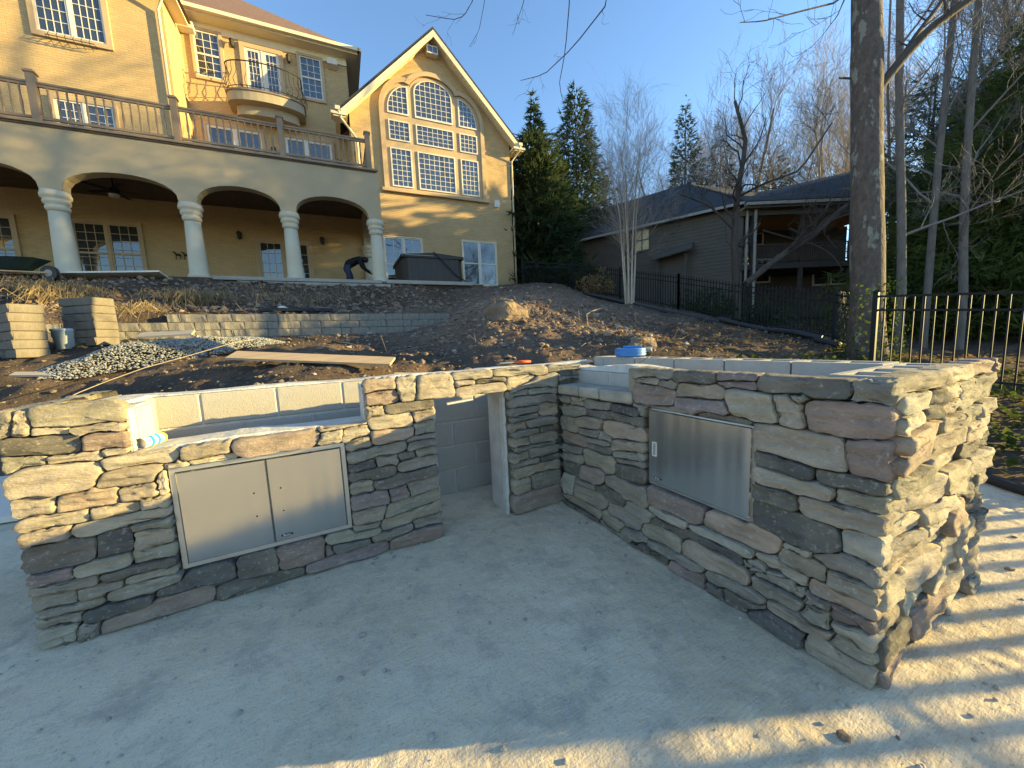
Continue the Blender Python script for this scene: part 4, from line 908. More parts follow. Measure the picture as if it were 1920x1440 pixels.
# ---- wall fixtures
def lantern(x, y, z, s=1.):
    o = MB().box(x-.05*s, x+.05*s, y-.03, y, z-.1*s, z+.1*s).tube([(x, y-.03, z+.05*s), (x, y-.14*s, z+.16*s), (x, y-.17*s, z+.12*s)], .012*s, 5).lathe([(.02*s, z-.16*s), (.06*s, z-.13*s), (.085*s, z+.06*s), (.10*s, z+.07*s), (.03*s, z+.14*s)], x, y-.17*s, 8).build('wall_lantern', M_iron, HS)
    MB().lathe([(.05*s, z-.11*s), (.074*s, z+.05*s)], x, y-.17*s, 8).build('lantern_glass', M_glass, o)
for q in ((-4.56, GY, 5.6), (-1.80, GY, 5.6), (-4.32, MY, 13.28), (-2.42, MY, 13.2), (-3.30, MY, 9.5), (-1.75+.9, MY, 9.4)): lantern(*q)
def speaker(x, y, z, w_=.38):
    o = MB().prism([(y-.30, z-.10), (y-.34, z+.10), (y-.02, z+.16), (y-.02, z-.16)], x-w_/2, x+w_/2, 'x').build('outdoor_speaker', M_white, HS)
    MB().box(x-.03, x+.03, y-.02, y, z-.05, z+.05).build('speaker_bracket', M_white, o)
speaker(-5.72, MY, 13.45, .5); speaker(-.78, MY, 13.4)
o = MB().box(2.95, 3.42, GY-.30, GY-.02, 13.66, 13.98).build('flood_light', M_white, HS)
for k in range(2): MB().box(2.99+k*.21, 3.17+k*.21, GY-.315, GY-.30, 13.72, 13.93).build('lamp_lens', M_glass, o)
MB().box(5.85, 6.10, GY-.10, GY, 7.72, 8.05).build('meter_box', M_white, HS)
# fan under the porch ceiling
fx, fy = -7.25, 1.8
o = MB().tube([(fx, fy, 6.62), (fx, fy, 6.30)], .02, 6).lathe([(.05, 6.12), (.13, 6.16), (.13, 6.26), (.06, 6.32)], fx, fy, 12).build('ceiling_fan', M_dark_metal, HS)
for k in range(5):
    a = R_(72*k+12); c_, s_ = math.cos(a), math.sin(a)
    m = MB(); P = [(.15, -.05), (.72, -.075), (.74, .075), (.15, .05)]
    m.add([(fx+c_*p-s_*q, fy+s_*p+c_*q, z+.02*(q > 0)) for z in (6.22, 6.23) for p, q in P], [(0, 1, 2, 3), (7, 6, 5, 4), (0, 4, 5, 1), (1, 5, 6, 2), (2, 6, 7, 3), (3, 7, 4, 0)]); m.build('fan_blade', M_dark_metal, o)
MB().lathe([(.02, 6.02), (.11, 6.05), (.13, 6.12)], fx, fy, 12).build('fan_lamp_bowl', M_white, o)
# metal animal plaques on the porch wall
for k in range(2):
    x = -6.47+k*.24; z = 4.78
    MB().tube([(x-.13, GY-.03, z+.13), (x-.07, GY-.03, z+.10), (x-.04, GY-.03, z+.03), (x+.08, GY-.03, z+.03)], [.02, .03, .04, .035], 6).tube([(x-.05, GY-.03, z), (x-.06, GY-.03, z-.13)], .013, 5).tube([(x+.06, GY-.03, z), (x+.07, GY-.03, z-.13)], .013, 5).tube([(x+.08, GY-.03, z+.04), (x+.12, GY-.03, z-.04)], .01, 5).build('wall_plaque', M_iron, HS)
# ================================================================ RETAINING WALL, STACKED BLOCKS
def rough_block(L, D, H, sd, mat, nm='block'):
    bm = bmesh.new(); bmesh.ops.create_cube(bm, size=1.); bmesh.ops.scale(bm, vec=(L, D, H), verts=bm.verts)
    bmesh.ops.subdivide_edges(bm, edges=[e for e in bm.edges if abs((e.verts[0].co-e.verts[1].co).x) > .01], cuts=4, use_grid_fill=True)
    bmesh.ops.bevel(bm, geom=[e for e in bm.edges if e.is_manifold and e.calc_face_angle(0) > .5], offset=.008, segments=1, affect='EDGES'); r = random.Random(sd)
    for v in bm.verts:
        if v.co.y < -D/2+.02: v.co.y += r.uniform(-.010, .012)
    me = bpy.data.meshes.new(nm); bm.to_mesh(me); bm.free(); me.materials.append(mat); return me
RW = thing('retaining_wall', 'low grey split-face block retaining wall set into the dirt bank', 'retaining wall', (0, 0, 0))
VAR = [rough_block(.415, .24, .160, s_, M_srw) for s_ in range(4)]; HALF = [rough_block(.205, .24, .160, 9+s_, M_srw) for s_ in range(2)]
r = random.Random(4)
for row in range(4):
    x = -8.6+(.21 if row % 2 else 0); xe = 1.5
    while x < xe:
        hf = r.random() < .3; L = .21 if hf else .42
        if not (row == 3 and x < -4.6):
            o = new_obj('block', r.choice(HALF if hf else VAR), None, RW); o.location = (x+L/2, 7.62+.012*row+.004*r.uniform(-1, 1), 1.42+.165*row+.08); o.rotation_euler = (0, 0, r.uniform(-.012, .012))
        x += L
# two stacks of spare wall blocks: every block is a thing of its own
def stack(px, py, d, rz, rows, L, label, grp, ncol=1):
    p = at(px, py, d); z = Tz(p[0], p[1])-.03
    vs_ = [rough_block(L, .34, .128, 40+s_, M_srw_tan, 'wall_block') for s_ in range(3)]
    for k in range(rows):
        for c_ in range(ncol):
            o = new_obj('wall_block', vs_[(k+c_) % 3], None); dx = (c_-(ncol-1)/2)*(L+.004); q = rz+rnd.uniform(-.03, .03)
            o.location = (p[0]+math.cos(rz)*dx+rnd.uniform(-.012, .012), p[1]+math.sin(rz)*dx+rnd.uniform(-.012, .012), z+.066+k*.132); o.rotation_euler = (0, 0, q)
            tag(o, label, 'wall block', grp)
stack(38, 640, 5.7, R_(-52), 6, .46, 'tan wall block in the wider stack at the end of the retaining wall', 'blocks in the wide stack', 2)
stack(176, 632, 6.3, R_(-35), 6, .60, 'tan wall block in the narrow stack right of the white bucket', 'blocks in the narrow stack')
# ================================================================ FENCES
def fence(pts, label, hgt=1.22, sp=.105, pk=.020, name='picket_fence', zoff=0., post_every=2.4, zpts=None, flat=False):
    F = thing(name, label, 'fence', (0, 0, 0)); P = np.array(pts, float); L = np.r_[0, np.cumsum(np.linalg.norm(np.diff(P[:, :2], axis=0), axis=1))]
    zz = np.array([Tz(x, y) for x, y in P[:, :2]]) if zpts is None else np.array(zpts)
    f = lambda s_: (np.interp(s_, L, P[:, 0]), np.interp(s_, L, P[:, 1]), np.interp(s_, L, zz)+zoff)
    n = max(1, round(L[-1]/post_every)); me = MB().box(-pk/2, pk/2, -pk/2, pk/2, .06, hgt).add([(-pk/2, -pk/2, hgt), (pk/2, -pk/2, hgt), (pk/2, pk/2, hgt), (-pk/2, pk/2, hgt), (0, 0, hgt+.05)], [(0, 1, 4), (1, 2, 4), (2, 3, 4), (3, 0, 4)])
    me = MB().box(-pk/2, pk/2, -pk/2, pk/2, .06, hgt-.012) if flat else me; m0 = bpy.data.meshes.new('picket'); m0.from_pydata(me.v, [], me.f); m0.materials.append(M_dark_metal)
    for i in range(n+1):
        x, y, z = f(L[-1]*i/n); MB().box(x-.03, x+.03, y-.03, y+.03, z-.1, z+hgt+.06).lathe([(.045, z+hgt+.06), (.045, z+hgt+.075), (.01, z+hgt+.10)], x, y, 4).build('post', M_dark_metal, F)
        if i < n:
            a, b_ = np.array(f(L[-1]*i/n)), np.array(f(L[-1]*(i+1)/n))
            for h in ((.14, hgt-.20, hgt) if flat else (.14, hgt-.24, hgt-.07)): MB().bar(a+(0, 0, h), b_+(0, 0, h), .028, .03).build('rail', M_dark_metal, F)
            m_ = round(np.linalg.norm(b_-a)/sp)
            for k in range(1, m_):
                q = a+(b_-a)*k/m_; o = new_obj('picket', m0, None, F); o.location = q
    return F
fence([(5.85, .15), (5.75, -1.2), (5.72, -2.0)], 'black metal picket fence standing over the leafy ground-cover bed', sp=.105, pk=.016, zpts=[.46, .30, .27], flat=True)
fence([(5.72, -2.05), (5.66, -4.2), (5.6, -7.0)], 'dark wooden slat fence beyond the metal fence on the sunny side', sp=.15, pk=.045, zpts=[.24, .2, .2], hgt=1.25, name='slat_fence')
fence([(10.1, 6.9), (10.1, 4.8), (9.95, 3.1), (9.7, 1.8), (7.9, .95)], 'black metal picket fence stepping downhill behind the black drain pipes', zpts=[2.1, 1.5, 1.1, .8, .6])
fence([(7.5, 13.6), (9.0, 12.6), (9.6, 10.2), (10.1, 6.9)], 'black metal picket fence running from the downspout corner of the brick house', zpts=[3.85, 3.7, 3.0, 2.1])
# ================================================================ NEIGHBOUR'S HOUSE
E0, E1 = at(1065, 457, 25), at(1395, 381, 19)
NB = thing('timber_house', 'dark grey sided house with black shingle roof and raised porch behind the fence', 'house')
def wpl(px, py, A=E0, B=E1, off=0.):
    d = B-A; n_ = np.array([-d[1], d[0], 0]); n_ /= np.linalg.norm(n_); n_ = -n_ if n_@(CAM-A) < 0 else n_; r_ = ray(px, py); return CAM+r_*(((A+n_*off-CAM)@n_)/(r_@n_))
def quadslab(P, th, name, mat, parent=NB):
    P = [np.array(p, float) for p in P]; n_ = np.cross(P[1]-P[0], P[2]-P[0]); n_ /= np.linalg.norm(n_); n_ = -n_ if n_[2] > 0 else n_
    k = len(P); return MB().add(P+[p+n_*th for p in P], [tuple(range(k)), tuple(range(2*k-1, k-1, -1))]+[(i, (i+1) % k, (i+1) % k+k, i+k) for i in range(k)]).build(name, mat, parent)
wd = (E1-E0)[:2]/np.linalg.norm((E1-E0)[:2]); wn = np.array([-wd[1], wd[0]]); wn = wn if wn@(CAM[:2]-E0[:2]) > 0 else -wn
zt, zb = 7.75, .9; nb_ = 36
for k in range(nb_):
    z0, z1 = zb+(zt-zb)*k/nb_, zb+(zt-zb)*(k+1)/nb_; A, B = E0[:2]-wd*1, E1[:2]
    V = [(*(A+wn*.030), z0), (*(B+wn*.030), z0), (*(B+wn*.006), z1+.02), (*(A+wn*.006), z1+.02), (*(A-wn*.02), z0), (*(B-wn*.02), z0), (*(B-wn*.02), z1), (*(A-wn*.02), z1)]
    MB().add(V, [(0, 1, 2, 3), (4, 7, 6, 5), (0, 4, 5, 1), (3, 2, 6, 7), (0, 3, 7, 4), (1, 5, 6, 2)]).build('siding_board', M_siding, NB)
A, B = E0[:2]-wd-wn*.03, E1[:2]-wn*.03
MB().add([(*A, zb), (*B, zb), (*B, zt), (*A, zt), (*(A-wn*8), zb), (*(B-wn*8), zb), (*(B-wn*8), zt), (*(A-wn*8), zt)], [(0, 1, 2, 3), (4, 7, 6, 5), (0, 3, 7, 4), (1, 5, 6, 2), (3, 2, 6, 7)]).build('wall_core', M_siding, NB)
R1, R0 = at(1288, 344, 26), at(1060, 412, 31); E0o = E0-np.array([*wd, 0])*1.3+np.array([*wn, 0])*.45; E1o = E1+np.array([*wn, 0])*.45+np.array([*wd, 0])*.3
quadslab([E0o+(0, 0, -.05), E1o+(0, 0, -.02), R1, R0], .12, 'roof', M_shingle_d)
MB().bar(E0o+(0, 0, -.12), E1o+(0, 0, -.10), .12, .13).build('gutter', M_graywood, NB)
NF = Frame(E1[0], E1[1], R_(-27.5)); PW = lambda p: NF.wor(p)
e1, e2 = PW((-.3, -.75, 7.66)), PW((8.6, -.75, 7.66)); r2 = at(1420, 361, 23); r3 = at(1690, 300, 23)
quadslab([e1, e2, r3, r2], .14, 'roof', M_shingle_d); quadslab([E1o, e1, r2, R1], .12, 'roof', M_shingle_d)
def nbox(name, x0, x1, y0, y1, z0, z1, mat, parent=NB):
    V = [PW((x, y, z)) for z in (z0, z1) for x, y in ((x0, y0), (x1, y0), (x1, y1), (x0, y1))]
    return MB().add(V, [(3, 2, 1, 0), (4, 5, 6, 7), (0, 1, 5, 4), (1, 2, 6, 5), (2, 3, 7, 6), (3, 0, 4, 7)]).build(name, mat, parent)
M_soff = mk('sun_tinted_soffit', (.42, .25, .10), .8, .15, 3, .2, 30)  # warm sunlight on the porch ceiling is put into this orange base colour
DZ = NF.y(1500, 492, 0)[2]
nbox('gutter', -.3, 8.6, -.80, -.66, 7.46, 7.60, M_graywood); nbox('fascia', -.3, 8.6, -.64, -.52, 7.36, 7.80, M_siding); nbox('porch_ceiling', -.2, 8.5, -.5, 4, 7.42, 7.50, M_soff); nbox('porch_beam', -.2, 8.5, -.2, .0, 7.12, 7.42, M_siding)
nbox('porch_floor', -.2, 8.5, -.1, 4, DZ-.28, DZ, M_bark_d); nbox('wall', -.2, 9, 4, 4.2, .4, 7.5, M_siding)
for k in range(3):
    q = .4+k*2.6; nbox('porch_post', q, q+.16, -.06, .10, .6, 7.12, M_bark_d)
nbox('porch_rail', -.1, 8.5, -.10, -.02, DZ+.92, DZ+.98, M_bark_d); nbox('porch_rail', -.1, 8.5, -.09, -.03, DZ+.10, DZ+.15, M_bark_d)
me_ = None
for k in range(78):
    p = PW((-.05+k*.11, -.06, DZ+.5))
    if me_ is None: o = MB().box(-.016, .016, -.016, .016, -.42, .45).build('rail_baluster', M_bark_d, NB); me_ = o.data
    else: o = new_obj('rail_baluster', me_, None, NB)
    o.location = p
for (a0, a1) in (((1430, 432), (1500, 452)), ((1480, 428), (1525, 448))):
    MB().bar(NF.wor(NF.y(*a0, -.3)), NF.wor(NF.y(*a1, -.3)), .06, .08).build('stair_rail', M_bark_d, NB)
def nwin(x0, x1, z0, z1, y, name='window'):
    f = .09; w_ = nbox(name, x0, x1, y-.05, y, z0, z0+f, M_white); nbox('frame_head', x0, x1, y-.05, y, z1-f, z1, M_white, w_); nbox('frame_jamb', x0, x0+f, y-.05, y, z0+f, z1-f, M_white, w_); nbox('frame_jamb', x1-f, x1, y-.05, y, z0+f, z1-f, M_white, w_)
    nbox('pane', x0+f, x1-f, y-.02, y-.01, z0+f, z1-f, M_glass, w_); return w_
nbox('wall', -.2, 9, 2.6, 2.75, .4, DZ-.3, M_siding)
for (a, b_, c_, d_) in ((1523, 503, 1553, 535), (1557, 496, 1590, 533), (1415, 486, 1443, 530)):
    p, q = NF.y(a, b_, 2.6), NF.y(c_, d_, 2.6); nwin(min(p[0], q[0]), max(p[0], q[0]), q[2], p[2], 2.58)
for (a, b_, c_, d_) in ((1508, 402, 1516, 428), (1415, 437, 1425, 460)):
    p, q = NF.y(a, b_, 3.95), NF.y(c_, d_, 3.95); nwin(p[0], q[0]+.2, q[2], p[2], 3.97)
p, q = wpl(1190, 432), wpl(1219, 470)
def wwin(pa, pb, name):
    A = np.array([*wn, 0]); m = MB(); z0, z1 = pb[2], pa[2]
    P = lambda t_, z, o: np.array([*(pa[:2]+(pb[:2]-pa[:2])*t_), z])+A*o
    def b8(t0, t1, za, zb_, o0, o1): 
        return [P(t0, za, o0), P(t1, za, o0), P(t1, za, o1), P(t0, za, o1), P(t0, zb_, o0), P(t1, zb_, o0), P(t1, zb_, o1), P(t0, zb_, o1)], [(3, 2, 1, 0), (4, 5, 6, 7), (0, 1, 5, 4), (1, 2, 6, 5), (2, 3, 7, 6), (3, 0, 4, 7)]
    for t0, t1, a, b_ in ((0, .06, z0, z1), (.94, 1, z0, z1), (.06, .94, z0, z0+.1), (.06, .94, z1-.1, z1), (.47, .53, z0+.1, z1-.1), (.06, .47, (z0+z1)/2-.03, (z0+z1)/2+.03), (.53, .94, (z0+z1)/2-.03, (z0+z1)/2+.03)): m.add(*b8(t0, t1, a, b_, .03, .10))
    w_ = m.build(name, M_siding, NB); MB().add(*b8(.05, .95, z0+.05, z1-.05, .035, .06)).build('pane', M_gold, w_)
M_gold = bpy.data.materials.new('painted_reflection_pane'); M_gold.use_nodes = True; _p = M_gold.node_tree.nodes['Principled BSDF']; _p.inputs['Base Color'].default_value = (.62, .46, .22, 1); _p.inputs['Metallic'].default_value = 0.; _p.inputs['Roughness'].default_value = .3  # golden reflection is painted in as the pane's base colour
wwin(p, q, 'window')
pa, pb = wpl(1236, 497), wpl(1297, 560); A3 = np.array([*wn, 0.])
quadslab([wpl(1228, 488)+A3*.9-(0, 0, .1), wpl(1303, 466)+A3*.9-(0, 0, .1), wpl(1300, 452), wpl(1233, 474)], .08, 'lean_to_roof', M_siding)
for q in (wpl(1238, 490), wpl(1290, 478)): MB().bar(q+A3*.5, np.array([q[0]+A3[0]*.5, q[1]+A3[1]*.5, 1.5]), .12, .12).build('lean_to_post', M_siding, NB)
for px in (1402, 1418):
    q = wpl(px, 388)+A3*.08; MB().tube([q, q*(1, 1, 0)+(0, 0, 1.5)], .07, 6).build('downspout', M_graywood, NB)
# ================================================================ TREES
def tubes_mesh(Ps, Rs, sides):
    """Ps (n,K,3), Rs (n,K) -> V,F vectorised"""
    n, K, _ = Ps.shape; d = np.gradient(Ps, axis=1); d /= np.linalg.norm(d, axis=2, keepdims=True)+1e-9
    ref = np.where(np.abs(d[..., 2:3]) > .9, np.array([1., 0, 0]), np.array([0, 0, 1.])); a = np.cross(d, ref); a /= np.linalg.norm(a, axis=2, keepdims=True)+1e-9; b_ = np.cross(d, a)
    t = np.arange(sides)*2*np.pi/sides; V = Ps[:, :, None]+(a[:, :, None]*np.cos(t)[:, None]+b_[:, :, None]*np.sin(t)[:, None])*Rs[:, :, None, None]
    idx = np.arange(n*K*sides).reshape(n, K, sides); A = idx[:, :-1]; B = np.roll(idx, -1, 2)[:, :-1]; C2 = np.roll(idx, -1, 2)[:, 1:]; D = idx[:, 1:]
    return V.reshape(-1, 3), np.stack([A, B, C2, D], -1).reshape(-1, 4)
def grow(seed, roots, levels, kids, lens, spread, up=.25, rr=.62, wob=.16, K=6, tip=.35, rmin=.006):
    """roots: list of (pts, r0, r1). returns list per level of (Ps, Rs)"""
    r = np.random.default_rng(seed); out = []; cur = []
    for pts, r0, r1 in roots:
        P = np.array(pts, float); s_ = np.linspace(0, 1, len(P)); q = np.linspace(0, 1, K*2); cur.append((np.c_[[np.interp(q, s_, P[:, i]) for i in range(3)]].T, np.linspace(r0, r1, K*2)))
    out.append((np.array([c_[0] for c_ in cur]), np.array([c_[1] for c_ in cur])))
    for lv in range(levels):
        nxt = []
        for P, Rd in cur:
            n = max(1, int(r.poisson(kids[lv]))); lo = .28 if lv == 0 else .12
            for k in range(n):
                t = lo+(1-lo)*(k+r.random())/n; f = t*(len(P)-1); i = min(int(f), len(P)-2); p = P[i]+(P[i+1]-P[i])*(f-i); rad = np.interp(f, np.arange(len(P)), Rd)
                d = P[i+1]-P[i]; d /= np.linalg.norm(d)+1e-9; v = r.normal(size=3); v -= v@d*d; v /= np.linalg.norm(v)+1e-9
                sp = spread[lv]*(.7+.6*r.random()); nd = d*math.cos(sp)+v*math.sin(sp); nd[2] += up; nd /= np.linalg.norm(nd)
                L = lens[lv]*(.6+.7*r.random())*(1.15-.6*t if lv == 0 else 1.); Q = [p]; st = L/(K-1)
                for _ in range(K-1):
                    nd = nd+r.normal(0, wob, 3)+np.array([0, 0, up*.25]); nd /= np.linalg.norm(nd); Q.append(Q[-1]+nd*st)
                r0 = max(rmin, rad*rr*(.7+.4*r.random())); nxt.append((np.array(Q), np.maximum(rmin*.6, np.linspace(r0, r0*tip, K))))
        cur = nxt; out.append((np.array([c_[0] for c_ in cur]), np.array([c_[1] for c_ in cur])))
    return out
def tree(name, label, lv, trunk_mat, twig_mat, loc=(0, 0, 0), group=None, sides=(10, 5, 3, 3, 3)):
    t = thing(name, label, 'tree', loc, 0, group)
    V, F = tubes_mesh(*lv[0], sides[0]); np_mesh('trunk', V, F, trunk_mat, t)
    Vs, Fs, n = [], [], 0
    for i, (P, Rd) in enumerate(lv[1:]):
        V, F = tubes_mesh(P, Rd, sides[min(i+1, 4)]); Vs.append(V); Fs.append(F+n); n += len(V)
    if Vs: np_mesh('crown', np.vstack(Vs), np.vstack(Fs), twig_mat, t)
    return t
def copy_tree(o, loc, rz, s_=1., label=None):
    c_ = o.copy(); C.objects.link(c_); c_.location = loc; c_.rotation_euler = (0, 0, rz); c_.scale = (s_, s_, s_*rnd.uniform(.92, 1.08))
    if label: c_['label'] = label
    for ch in list(o.children): d = ch.copy(); C.objects.link(d); d.parent = c_
    return c_
# ---- the big sycamore
sp_ = [at(1624, 720, 6.6)]+[at(1624+dx, y, 6.6) for y, dx in ((655, 1), (500, 2), (300, 0), (100, 1), (-150, -1), (-420, 0), (-900, 5))]
lv = grow(5, [(sp_, .335, .20)], 4, (7, 6, 6, 5), (3.4, 1.6, .9, .5), (1.1, .8, .7, .6), .12, .36, .2)
sel = lv[1][0][:, 0, 2] > 5.5
SY = thing('sycamore_tree', 'thick mottled sycamore trunk rising beside the picket fence with ivy at its foot', 'tree')
P0 = np.array(sp_); q = np.linspace(0, 1, 40); P0 = np.c_[[np.interp(q, np.linspace(0, 1, len(sp_)), P0[:, i]) for i in range(3)]].T
rad = np.interp(P0[:, 2], [.3, .9, 1.6, 5, 12], [.34, .262, .238, .222, .18])
V, F = tubes_mesh(P0[None], rad[None], 26); c_ = np.repeat(P0, 26, 0)
V = V+(V-c_)*np.array([.10*mnoise.fractal(Vector(p*(2.2, 2.2, .9)), 1., 2., 4) for p in V])[:, None]; np_mesh('trunk', V, F, M_syc, SY)
limbs = [[at(1638, 178, 6.55), at(1690, 112, 6.5), at(1742, 55, 6.4), at(1800, 12, 6.3), at(1880, -40, 6.2)], [at(1690, 112, 6.5), at(1715, 70, 6.6), at(1765, 5, 6.8), at(1800, -60, 7.)],
         [at(1600, -30, 6.5), at(1570, 4, 6.4), at(1490, 24, 6.2), at(1430, 40, 6.1), at(1388, 42, 6.0)], [at(1585, -5, 6.4), at(1570, 30, 6.3), at(1542, 66, 6.2)]]
lb = grow(8, [(limbs[0], .085, .05), (limbs[1], .05, .03), (limbs[2], .018, .006), (limbs[3], .012, .004)], 2, (4, 4), (.9, .45), (.8, .7), .15, .35, .22, rmin=.004)
Vs, Fs, n = [], [], 0
for i, (P, Rd) in enumerate(lb):
    V, F = tubes_mesh(P, Rd, (8, 4, 3)[i]); Vs.append(V); Fs.append(F+n); n += len(V)
np_mesh('limb', np.vstack(Vs), np.vstack(Fs), M_bark_d, SY)
MB().tube([at(1596, 147, 6.4), at(1574, 146, 6.35)], .018, 6).build('branch_stub', M_bark_d, SY)
for i, (P, Rd) in enumerate(lv[1:4]):
    if i == 0: P, Rd = P[sel], Rd[sel]
    else: k = P[:, 0, 2] > 6.3; P, Rd = P[k], Rd[k]
    if len(P): V, F = tubes_mesh(P, Rd, 4); np_mesh('high_branches', V, F, M_bark_d, SY)
def leaf_cards(name, P, Nn, size, mat, parent=None, rs=1, asp=.6):
    r = np.random.default_rng(rs); n = len(P); t1 = r.normal(size=(n, 3)); t1 -= (t1*Nn).sum(1)[:, None]*Nn; t1 /= np.linalg.norm(t1, axis=1)[:, None]+1e-9; t2 = np.cross(Nn, t1)
    s_ = (size*(.6+.8*r.random(n)))[:, None]; tip = Nn*s_*.25*r.normal(size=(n, 1))
    V = np.stack([P-t1*s_*.5, P+t2*s_*asp*.5+tip*.4, P+t1*s_*.5+tip, P-t2*s_*asp*.5+tip*.4], 1).reshape(-1, 3); F = np.arange(4*n).reshape(n, 4)
    return np_mesh(name, V, F, mat, parent, False)
n = 900; hh = npr.random(n)**1.6*1.5; an = npr.random(n)*6.28; b0 = P0[0]; rr_ = .27+.13*npr.random(n)+.15*(1-hh/1.5)
nx_ = np.c_[np.cos(an), np.sin(an), .3*npr.normal(size=n)]; nx_ /= np.linalg.norm(nx_, axis=1)[:, None]
leaf_cards('ivy', np.c_[b0[0]+rr_*np.cos(an), b0[1]+rr_*np.sin(an), .55+hh], nx_, .055, M_ivy, SY, 2)
# ---- slender trunks beyond the fence
def slender(pix, d, w0, w1, label, sd, kids=(9, 6, 5, 4), lens=(2.6, 1.2, .7, .4)):
    w0, w1 = w0*.72, w1*.72; pts = [at(x, y, d) for x, y in pix]; z0 = pts[0]; pts = [np.array([z0[0], z0[1], Tz(z0[0], z0[1])-.2])]+pts
    return tree('woodland_tree', label, grow(sd, [(pts, w0, w1)], 4, kids, lens, (.9, .8, .7, .7), .22, .42, .18, rmin=.005), M_bark, M_twig)
slender([(1690, 560), (1691, 420), (1686, 200), (1688, 0), (1690, -250), (1694, -500)], 9, .135, .09, 'straight grey trunk just right of the sycamore, bare above', 31)
slender([(1738, 560), (1755, 350), (1772, 180), (1790, 0), (1806, -200), (1822, -430)], 10.5, .13, .08, 'slim grey trunk leaning right beside the straight grey trunk', 32)
slender([(1806, 560), (1806, 420), (1816, 240), (1832, 40), (1850, -150), (1862, -360)], 10, .14, .08, 'crooked grey trunk in front of the dark hemlock', 33)
slender([(1905, 560), (1898, 300), (1890, 100), (1880, -100), (1876, -350)], 13, .12, .07, 'thin bare trunk half hidden behind the dark hemlock', 34)
slender([(1668, 560), (1670, 380), (1664, 160), (1672, -60)], 16, .09, .05, 'thin pale trunk peeping out behind the sycamore', 35)
# ---- bare crowns farther off
def bare(sd, h, r0, multi=1, spread0=.5, tm=M_bark, wm=M_twig, kids=(10, 6, 5, 4), lens=(.42, .2, .11, .06), up=.22, rmin=.006, lean=.04):
    r = np.random.default_rng(sd); roots = []
    for k in range(multi):
        a = 2*math.pi*k/max(1, multi)+r.random(); o = .16*(multi > 1); tp = (spread0*h*.16*(multi > 1)+lean*h*r.random())
        roots.append(([(o*math.cos(a), o*math.sin(a), -.3), (o*1.8*math.cos(a)+.02*h*r.normal(), o*1.8*math.sin(a), h*.3), (tp*.6*math.cos(a), tp*.6*math.sin(a), h*.6), (tp*1.3*math.cos(a), tp*1.3*math.sin(a), h*.92)], r0, r0*.25))
    return grow(sd, roots, 4, kids, tuple(h*q for q in lens), (spread0, .6, .6, .6), up, .5, .13, rmin=rmin)
GB = 'bare trees on the skyline behind the dark sided house'
def place(o, px, d, py_top, h, rz, lab=None, first=False):
    p = at(px, 600, d); z = Tz(min(p[0], 40), min(p[1], 30)); ztop = at(px, py_top, d)[2]; crn = [q_ for q_ in o.children if q_.name.startswith('crown')][0].data; co = np.empty(len(crn.vertices)*3, np.float32); crn.vertices.foreach_get('co', co); h = float(np.percentile(co[2::3], 99.7)); s_ = (ztop-z)/h
    if first: o.location = (p[0], p[1], z); o.scale = (s_,)*3; o.rotation_euler = (0, 0, rz); return o
    return copy_tree(o, (p[0], p[1], z), rz, s_, lab)
b1 = tree('bare_tree', 'tall bare tree on the skyline behind the dark sided house', bare(41, 12, .17, 2, .55), M_bark, M_twig, group=GB)
b2 = tree('bare_tree', 'tall bare tree on the skyline behind the dark sided house', bare(42, 12, .15, 3, .45, tm=M_bark_p), M_bark_p, M_twig_l, group=GB)
place(b1, 1392, 30, 132, 12.6, .4, first=True); place(b2, 1540, 34, 98, 12.6, 0, first=True)
for o, px, d, yt, rz in ((b1, 1468, 40, 180, 2.), (b2, 1330, 44, 235, 1.), (b2, 1604, 38, 130, 4.), (b1, 1235, 46, 255, 5.), (b1, 1140, 48, 300, 3.)): place(o, px, d, yt, 12.6, rz)
GR = 'bare trees crowding the wood right of the sycamore'; LR = 'bare tree crowding the wood right of the sycamore'
b3 = tree('bare_tree', LR, bare(43, 12, .11, 1, .7, kids=(9, 5, 3, 3), rmin=.004), M_bark, M_twig, group=GR)
place(b3, 1712, 20, 10, 12.6, .2, first=True)
for o, px, d, yt, rz in ((b3, 1775, 22, -30, 2.2), (b1, 1862, 13.5, -120, 3.1), (b2, 1905, 15, -160, .3), (b1, 1960, 14, -200, 5.), (b3, 1665, 26, 40, 4.4), (b3, 1815, 24, -20, 1.4)):
    o = place(o, px, d, yt, 12.6, rz, LR); o['group'] = GR
my = tree('crape_myrtle', 'pale multi-stemmed bare crape myrtle in front of the dark sided house', bare(51, 6.6, .05, 6, .55, kids=(6, 6, 5, 4), lens=(.30, .2, .13, .08), up=.14, rmin=.0026), M_bark_p, M_twig_l)
place(my, 1181, 12.2, 225, 6.9, 0, first=True)
# dark crooked tree with a long low limb, beyond the fence
p = [at(1382, 600, 13.5), at(1380, 520, 13.5), at(1376, 440, 13.5), at(1384, 350, 13.5), at(1400, 270, 13.5), at(1378, 190, 13.8)]
q1 = [at(1395, 535, 12.6), at(1450, 490, 12.4), at(1530, 435, 12.2), at(1588, 385, 12.)]; q2 = [at(1376, 430, 13.5), at(1330, 385, 13.4), at(1270, 362, 13.2)]; q3 = [at(1382, 370, 13.5), at(1430, 345, 13.), at(1500, 320, 12.6), at(1560, 230, 12.2)]
tree('crooked_tree', 'dark crooked bare tree with a long slanting limb behind the picket fence', grow(61, [(p, .15, .05), (q1, .11, .08), (q2, .05, .02), (q3, .05, .02)], 3, (7, 6, 5), (1.8, .9, .5), (.9, .7, .7), .12, .45, .22), M_bark_d, M_twig_d)
